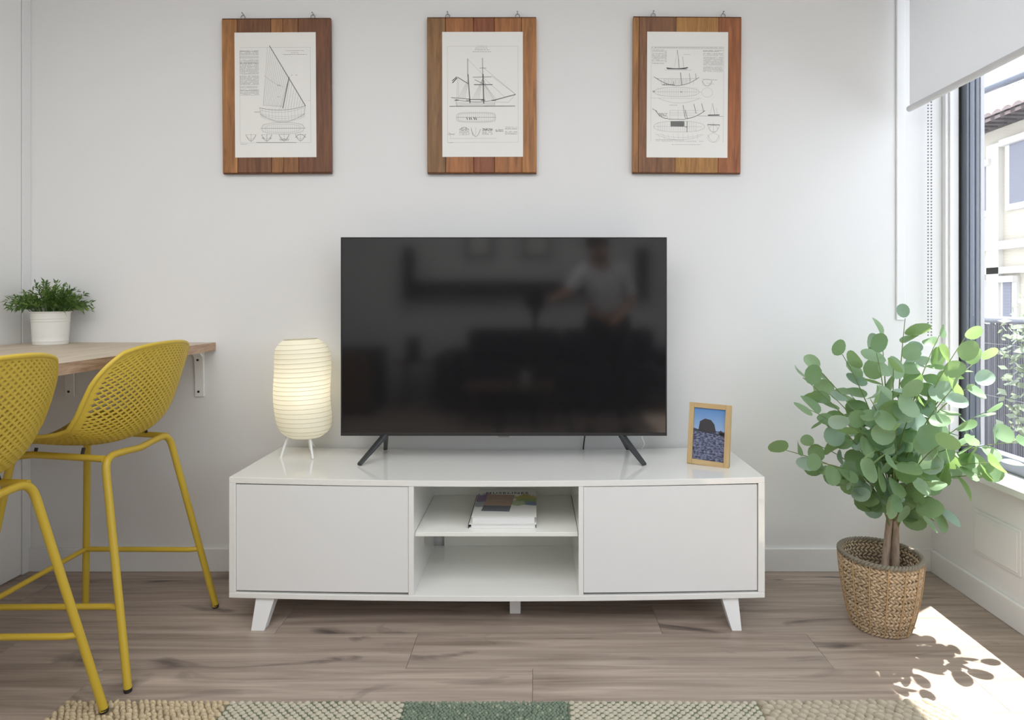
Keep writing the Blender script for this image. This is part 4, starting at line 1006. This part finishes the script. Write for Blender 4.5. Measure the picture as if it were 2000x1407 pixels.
# the photographer, standing right of the tripod and bending towards the camera
SKIN = mat('skin', (.50, .30, .21), .55, vary=.05); SHIRT = mat('white_shirt', (.76, .77, .80), .85, vary=.03); TROU = mat('dark_trousers', (.02, .022, .03), .9); HAIR = mat('dark_hair', (.03, .022, .018), .6)
ps = empty('person', (.60, -2.92, 0)); tag(ps, 'person in white shirt and dark trousers bending to camera, mirrored in the screen', 'person')
def skinmesh(name, m, verts, edges, parent, root=0, sub=2):
    me = bpy.data.meshes.new(name); me.from_pydata([v[:3] for v in verts], edges, []); me.materials.append(m)
    o = bpy.data.objects.new(name, me); COL.objects.link(o); o.parent = parent
    sm = o.modifiers.new('skin', 'SKIN'); sm.use_smooth_shade = True
    for i, v in enumerate(verts):
        d_ = me.skin_vertices[0].data[i]; rr = v[3]; d_.radius = (rr, rr) if not isinstance(rr, tuple) else rr; d_.use_root = (i == root)
    ss = o.modifiers.new('sub', 'SUBSURF'); ss.levels = sub; ss.render_levels = sub
    return o
J = dict(pel=(0, 0, .92, .12), sp=(-.01, .02, 1.10, .115), ch=(-.04, .04, 1.28, .125), nk=(-.07, .07, 1.41, .052), hd0=(-.085, .10, 1.47, .06), hd1=(-.095, .115, 1.55, .085), hd2=(-.10, .12, 1.62, .07),
         lsh=(-.20, .06, 1.33, .058), lel=(-.34, .16, 1.16, .042), lwr=(-.40, .30, 1.14, .028), lhd=(-.43, .335, 1.13, .034),
         rsh=(.13, .03, 1.35, .058), rel=(.19, .08, 1.10, .042), rwr=(.08, .24, .98, .028), rhd=(.055, .27, .965, .034),
         lhp=(-.095, 0, .86, .088), lkn=(-.12, .03, .48, .062), lan=(-.14, -.02, .09, .042), lto=(-.16, .11, .035, .036),
         rhp=(.095, 0, .86, .088), rkn=(.13, .02, .48, .062), ran=(.15, -.04, .09, .042), rto=(.17, .09, .035, .036))
ix = {k: i for i, k in enumerate(J)}
E = [('pel', 'sp'), ('sp', 'ch'), ('ch', 'nk'), ('nk', 'hd0'), ('hd0', 'hd1'), ('hd1', 'hd2'), ('ch', 'lsh'), ('lsh', 'lel'), ('lel', 'lwr'), ('lwr', 'lhd'), ('ch', 'rsh'), ('rsh', 'rel'), ('rel', 'rwr'), ('rwr', 'rhd'),
     ('pel', 'lhp'), ('lhp', 'lkn'), ('lkn', 'lan'), ('lan', 'lto'), ('pel', 'rhp'), ('rhp', 'rkn'), ('rkn', 'ran'), ('ran', 'rto')]
verts = list(J.values()); edges_ = [(ix[a], ix[b]) for a, b in E]
for hd, wr in (('lhd', 'lwr'), ('rhd', 'rwr')):
    h_, w_ = Vector(J[hd][:3]), Vector(J[wr][:3]); f_ = (h_ - w_).normalized(); sd_ = f_.cross(Vector((0, 0, 1))).normalized()
    for q, ln_ in ((-1.5, .075), (-.5, .088), (.5, .084), (1.5, .066)):
        b0 = h_ + sd_ * q * .017 + f_ * .02; n0 = len(verts)
        verts += [(*b0, .0095), (*(b0 + f_ * ln_ * .5 + Vector((0, 0, -.008))), .009), (*(b0 + f_ * ln_ * .85 + Vector((0, 0, -.03))), .008)]
        edges_ += [(ix[hd], n0), (n0, n0 + 1), (n0 + 1, n0 + 2)]
    b0 = h_ + sd_ * .036 - f_ * .004; n0 = len(verts); verts += [(*b0, .011), (*(b0 + f_ * .032 + sd_ * .018), .0095)]; edges_ += [(ix[hd], n0), (n0, n0 + 1)]
skinmesh('body', SKIN, verts, edges_, ps)
def sub_(keys, grow): return [(*J[k][:3], J[k][3] * grow + .012) for k in keys]
kk = ['pel', 'sp', 'ch', 'lsh', 'lel', 'rsh', 'rel']
skinmesh('shirt', SHIRT, sub_(kk, 1.12), [(0, 1), (1, 2), (2, 3), (3, 4), (2, 5), (5, 6)], ps)
kk = ['pel', 'lhp', 'lkn', 'lan', 'rhp', 'rkn', 'ran']
tv_ = sub_(kk, 1.1); tv_[0] = (0, 0, .90, .138)
skinmesh('trousers', TROU, tv_, [(0, 1), (1, 2), (2, 3), (0, 4), (4, 5), (5, 6)], ps)
for s, k in ((-1, 'l'), (1, 'r')):
    a = Vector(J[k + 'an'][:3]); b = Vector(J[k + 'to'][:3])
    skinmesh('shoe', BLK, [(a.x, a.y - .03, .048, .046), (*b.lerp(a, .5).xy, .046, .046), (b.x, b.y + .05, .040, .039)], [(0, 1), (1, 2)], ps)
hc = Vector(J['hd1'][:3])
MB().sphere((hc.x - .004, hc.y - .022, hc.z + .035), .105, 20, 14, .92, 1.0, 1.02).build('hair', HAIR, ps, smooth=80)
MB().sphere((hc.x - .005, hc.y + .098, hc.z - .015), .014, 10, 8, .8, 1.2, 1.5).build('nose', SKIN, ps, smooth=80)
for s in (-1, 1):
    MB().sphere((hc.x + s * .033, hc.y + .080, hc.z + .012), .010, 8, 6).build('eye', BLK, ps, smooth=80)
    MB().sphere((hc.x + s * .090, hc.y - .005, hc.z - .01), .024, 8, 6, .4, .8, 1.3).build('ear', SKIN, ps, smooth=80)
MB().sphere((hc.x - .005, hc.y + .080, hc.z - .055), .018, 10, 6, 1.2, .5, .35).build('mouth', mat('lips', (.40, .18, .15), .5), ps, smooth=80)

# ------------------------------------------------------------------ outside
FAC = mat('cream_render', (.52, .47, .39), .9, vary=.04, scale=2); FACW = mat('white_stone', (.60, .58, .54), .9, vary=.03, scale=2)
SHU = mat('grey_shutter', (.20, .20, .24), .7, vary=.05); TILE = mat('roof_tile', (.27, .21, .20), .85, vary=.25, rnd=.2); RAFT = mat('rafter_wood', (.07, .052, .055), .8)
XF = 9.0
ob = empty('apartment_building', (XF, 8, -6)); tag(ob, 'cream townhouse with tiled eaves across the street', 'building')
def fp(px, py):                                     # pixel -> (y, z) on the facade plane
    d_ = XF * F / (px - CX); return d_ - D, H - (py - CY) * d_ / F
ez = 4.42
MB().box(0, 3, -10, 12, 0, ez + 6).build('wall', FAC, ob)
def fbox(nm, m, y0, y1, z0, z1, out): return box(nm, m, -out, -.001, y0 - 8, y1 - 8, z0 + 6, z1 + 6, ob)
yA = fp(1936, 300)[0]; yB_ = fp(1960, 300)[0]
fbox('pilaster', FACW, yB_, yA, -5, ez - .3, .10)
fbox('string_course', FACW, -1.5, 19.5, fp(1960, 488)[1], fp(1960, 472)[1], .14)
fbox('string_course', FACW, -1.5, 19.5, fp(1960, 535)[1], fp(1960, 522)[1], .10)
def window(pl_, pr_, pt_, pb_):
    ya, za = fp(pl_, pt_); yb = fp(pr_, pt_)[0]; zb = fp(pl_, pb_)[1]
    f = fbox('window_surround', FACW, yb - .12, ya + .12, zb - .12, za + .12, .06)
    wpn = box('shutter', SHU, -.075, -.061, yb - 8, ya - 8, zb + 6, za + 6, f)
    lt_ = box('lintel', FACW, -.16, -.0615, yb - 8.15, ya - 7.85, za + 6.002, za + 6.12, f)
window(1979, 2010, 283, 398); window(1913, 1934, 332, 415); window(1966, 1982, 552, 618); window(1912, 1926, 560, 622); window(2040, 2070, 275, 385)
# roof: rafters, tiles
rf = MB().add([(-.55, -10, ez + 6.0), (.55, -10, ez + 6.42), (.55, 12, ez + 6.42), (-.55, 12, ez + 6.0), (-.55, -10, ez + 6.06), (.55, -10, ez + 6.48), (.55, 12, ez + 6.48), (-.55, 12, ez + 6.06)],
              [(0, 1, 2, 3), (7, 6, 5, 4), (0, 4, 5, 1), (1, 5, 6, 2), (2, 6, 7, 3), (3, 7, 4, 0)]).build('roof', TILE, ob)
src = None; y = -4.0
while y < 4.2:
    if src is None:
        src = MB().prism([(.11 * math.cos(t), .075 * math.sin(t)) for t in [PI * k / 6 for k in range(7)]], 0, 1.2, lambda a, b_, t: (t, a, b_ + t * .45)).build('roof_tile', TILE, rf, smooth=50); o = src
        src2 = MB().box(-.42, .0, -.05, .05, -.15, -.01).build('rafter', RAFT, rf); o2 = src2
    else: o = inst(src, rf); o2 = inst(src2, rf)
    o.location = (-.66, y, ez + 6.05); o2.location = (-.13, y, ez + 6.13)
    y += .235
MB().box(.56, 3, -10, 12, ez + 6.0, ez + 6.40).build('terrace_deck', FACW, ob)
# street-side balcony: slab, railing with reed screen, hanging planter
bal = empty('balcony', (2.3, 0, 0)); tag(bal, 'balcony railing covered with dark reed screen outside window', 'balcony')
box('slab', mat('concrete', (.45, .44, .42), .9), -.44, .45, -4.2, 3.2, -.16, -.02, bal)
RAIL = mat('rail_metal', (.20, .21, .24), .5)
MB().tube([(.36, -4.0, .985), (.36, 3.0, .985)], .018, 8).build('handrail', RAIL, bal, smooth=50)
box('kick_rail', RAIL, .345, .375, -4.0, 3.0, .04, .07, bal)
REED = mat('dark_reed', (.085, .085, .105), .7, vary=.2, rnd=.45); 
rs = MB().tube([(0, 0, .02), (0, 0, .965)], .0068, 6).build('reed', REED, bal, smooth=60); y = -1.55; k = 0; rs.location = (.33, y, 0)
while k < 296:
    k += 1; y += .0147; o = inst(rs, bal); o.location = (.33 + random.uniform(-.002, .002), y, random.uniform(-.01, .008))
box('screen_backing', mat('screen_backing', (.06, .06, .07), .9), .3395, .3425, -4.0, 3.0, .03, .96, bal)
for z in (.25, .55, .85): MB().tube([(.320, -4, z), (.320, 2.8, z)], .0015, 4).build('tie_wire', STEEL, bal)
hp = empty('railing_planter', (2.50, .58, .78)); tag(hp, 'grey green trailing plant in planter on balcony rail', 'plant')
box('planter_box', mat('planter', (.10, .10, .10), .6), -.07, .07, -.34, -.06, 0, .14, hp, .005)
g = MB(); r3 = random.Random(8)
for i in range(900):
    y_ = r3.uniform(-.40, .01); up = r3.random() < .45
    z_ = .15 + abs(r3.gauss(0, .09)) if up else .15 - r3.random() ** 1.2 * .55 * (1 - .5 * abs(y_))
    x_ = r3.gauss(0, .07) if up else -.09 - abs(r3.gauss(0, .03))
    p = Vector((x_, y_ + (r3.gauss(0, .012) if up else 0), z_)); a = Vector((r3.gauss(0, 1), r3.gauss(0, 1), r3.gauss(0, .5))).normalized(); b = a.orthogonal().normalized(); L_ = r3.uniform(.03, .06)
    g.add([p, p + a * L_ * .5 + b * L_ * .3, p + a * L_, p + a * L_ * .5 - b * L_ * .3], [(0, 1, 2, 3)])
o = g.build('trailing_foliage', leafmat('dusty_leaf', (.20, .27, .19), (.42, .46, .36), (.3, .35, .2)), hp, recalc=False); o['kind'] = 'stuff'
# striped awning and railing on the roof terrace across the street
aw = empty('terrace_awning', (XF + .7, 8.4, ez + .4)); tag(aw, 'striped grey awning on roof terrace across the street', 'awning')
m, nt, N, L, b = nodes_of('awning_stripes'); b.inputs['Roughness'].default_value = .9
tc = N.new('ShaderNodeTexCoord'); sp = N.new('ShaderNodeSeparateXYZ'); L.new(tc.outputs['Object'], sp.inputs[0])
ml = N.new('ShaderNodeMath'); ml.operation = 'MULTIPLY'; ml.inputs[1].default_value = 7; L.new(sp.outputs['Y'], ml.inputs[0])
fr_ = N.new('ShaderNodeMath'); fr_.operation = 'FRACT'; L.new(ml.outputs[0], fr_.inputs[0])
gt = N.new('ShaderNodeMath'); gt.operation = 'GREATER_THAN'; gt.inputs[1].default_value = .62; L.new(fr_.outputs[0], gt.inputs[0])
mx = N.new('ShaderNodeMix'); mx.data_type = 'RGBA'; mx.inputs['A'].default_value = (.78, .77, .76, 1); mx.inputs['B'].default_value = (.36, .37, .44, 1); L.new(gt.outputs[0], mx.inputs['Factor']); L.new(mx.outputs['Result'], b.inputs['Base Color'])
STEELB = mat('blue_grey_steel', (.12, .14, .18), .5)
def slab(nm, m_, x0, z0, x1, z1, y0, y1, t=.02):
    return MB().add([(x0, y0, z0), (x1, y0, z1), (x1, y1, z1), (x0, y1, z0), (x0, y0, z0 + t), (x1, y0, z1 + t), (x1, y1, z1 + t), (x0, y1, z0 + t)],
                    [(0, 1, 2, 3), (7, 6, 5, 4), (0, 4, 5, 1), (1, 5, 6, 2), (2, 6, 7, 3), (3, 7, 4, 0)]).build(nm, m_, aw)
slab('canopy', m, .0, .62, 1.9, 1.75, -2.4, 1.7)
MB().tube([(-.02, -2.4, .56), (-.02, 2.6, .80)], .075, 8).build('front_beam', STEELB, aw, smooth=50)
for y in (-2.0, .2, 2.3): MB().tube([(-.02, y, .0), (-.02, y, .58 + .048 * (y + 2.4))], .04, 8).build('post', STEELB, aw, smooth=50)
for y in (-1.2, 1.0): MB().tube([(0, y, .66), (1.2, y + .5, 1.05)], .03, 8).build('arm', STEELB, aw, smooth=50)
rl = None
for k in range(60):
    y = -2.3 + k * .085
    if rl is None: rl = MB().box(-.02, .02, -.018, .018, 0, .36).build('railing_slat', STEELB, aw); o = rl
    else: o = inst(rl, aw)
    o.location = (.12, y, .0)
structure('street', mat('asphalt', (.20, .20, .20), .9), MB().box(2.8, 9, -12, 22, -6.2, -6), 'grey street far below the balcony', cat='street')
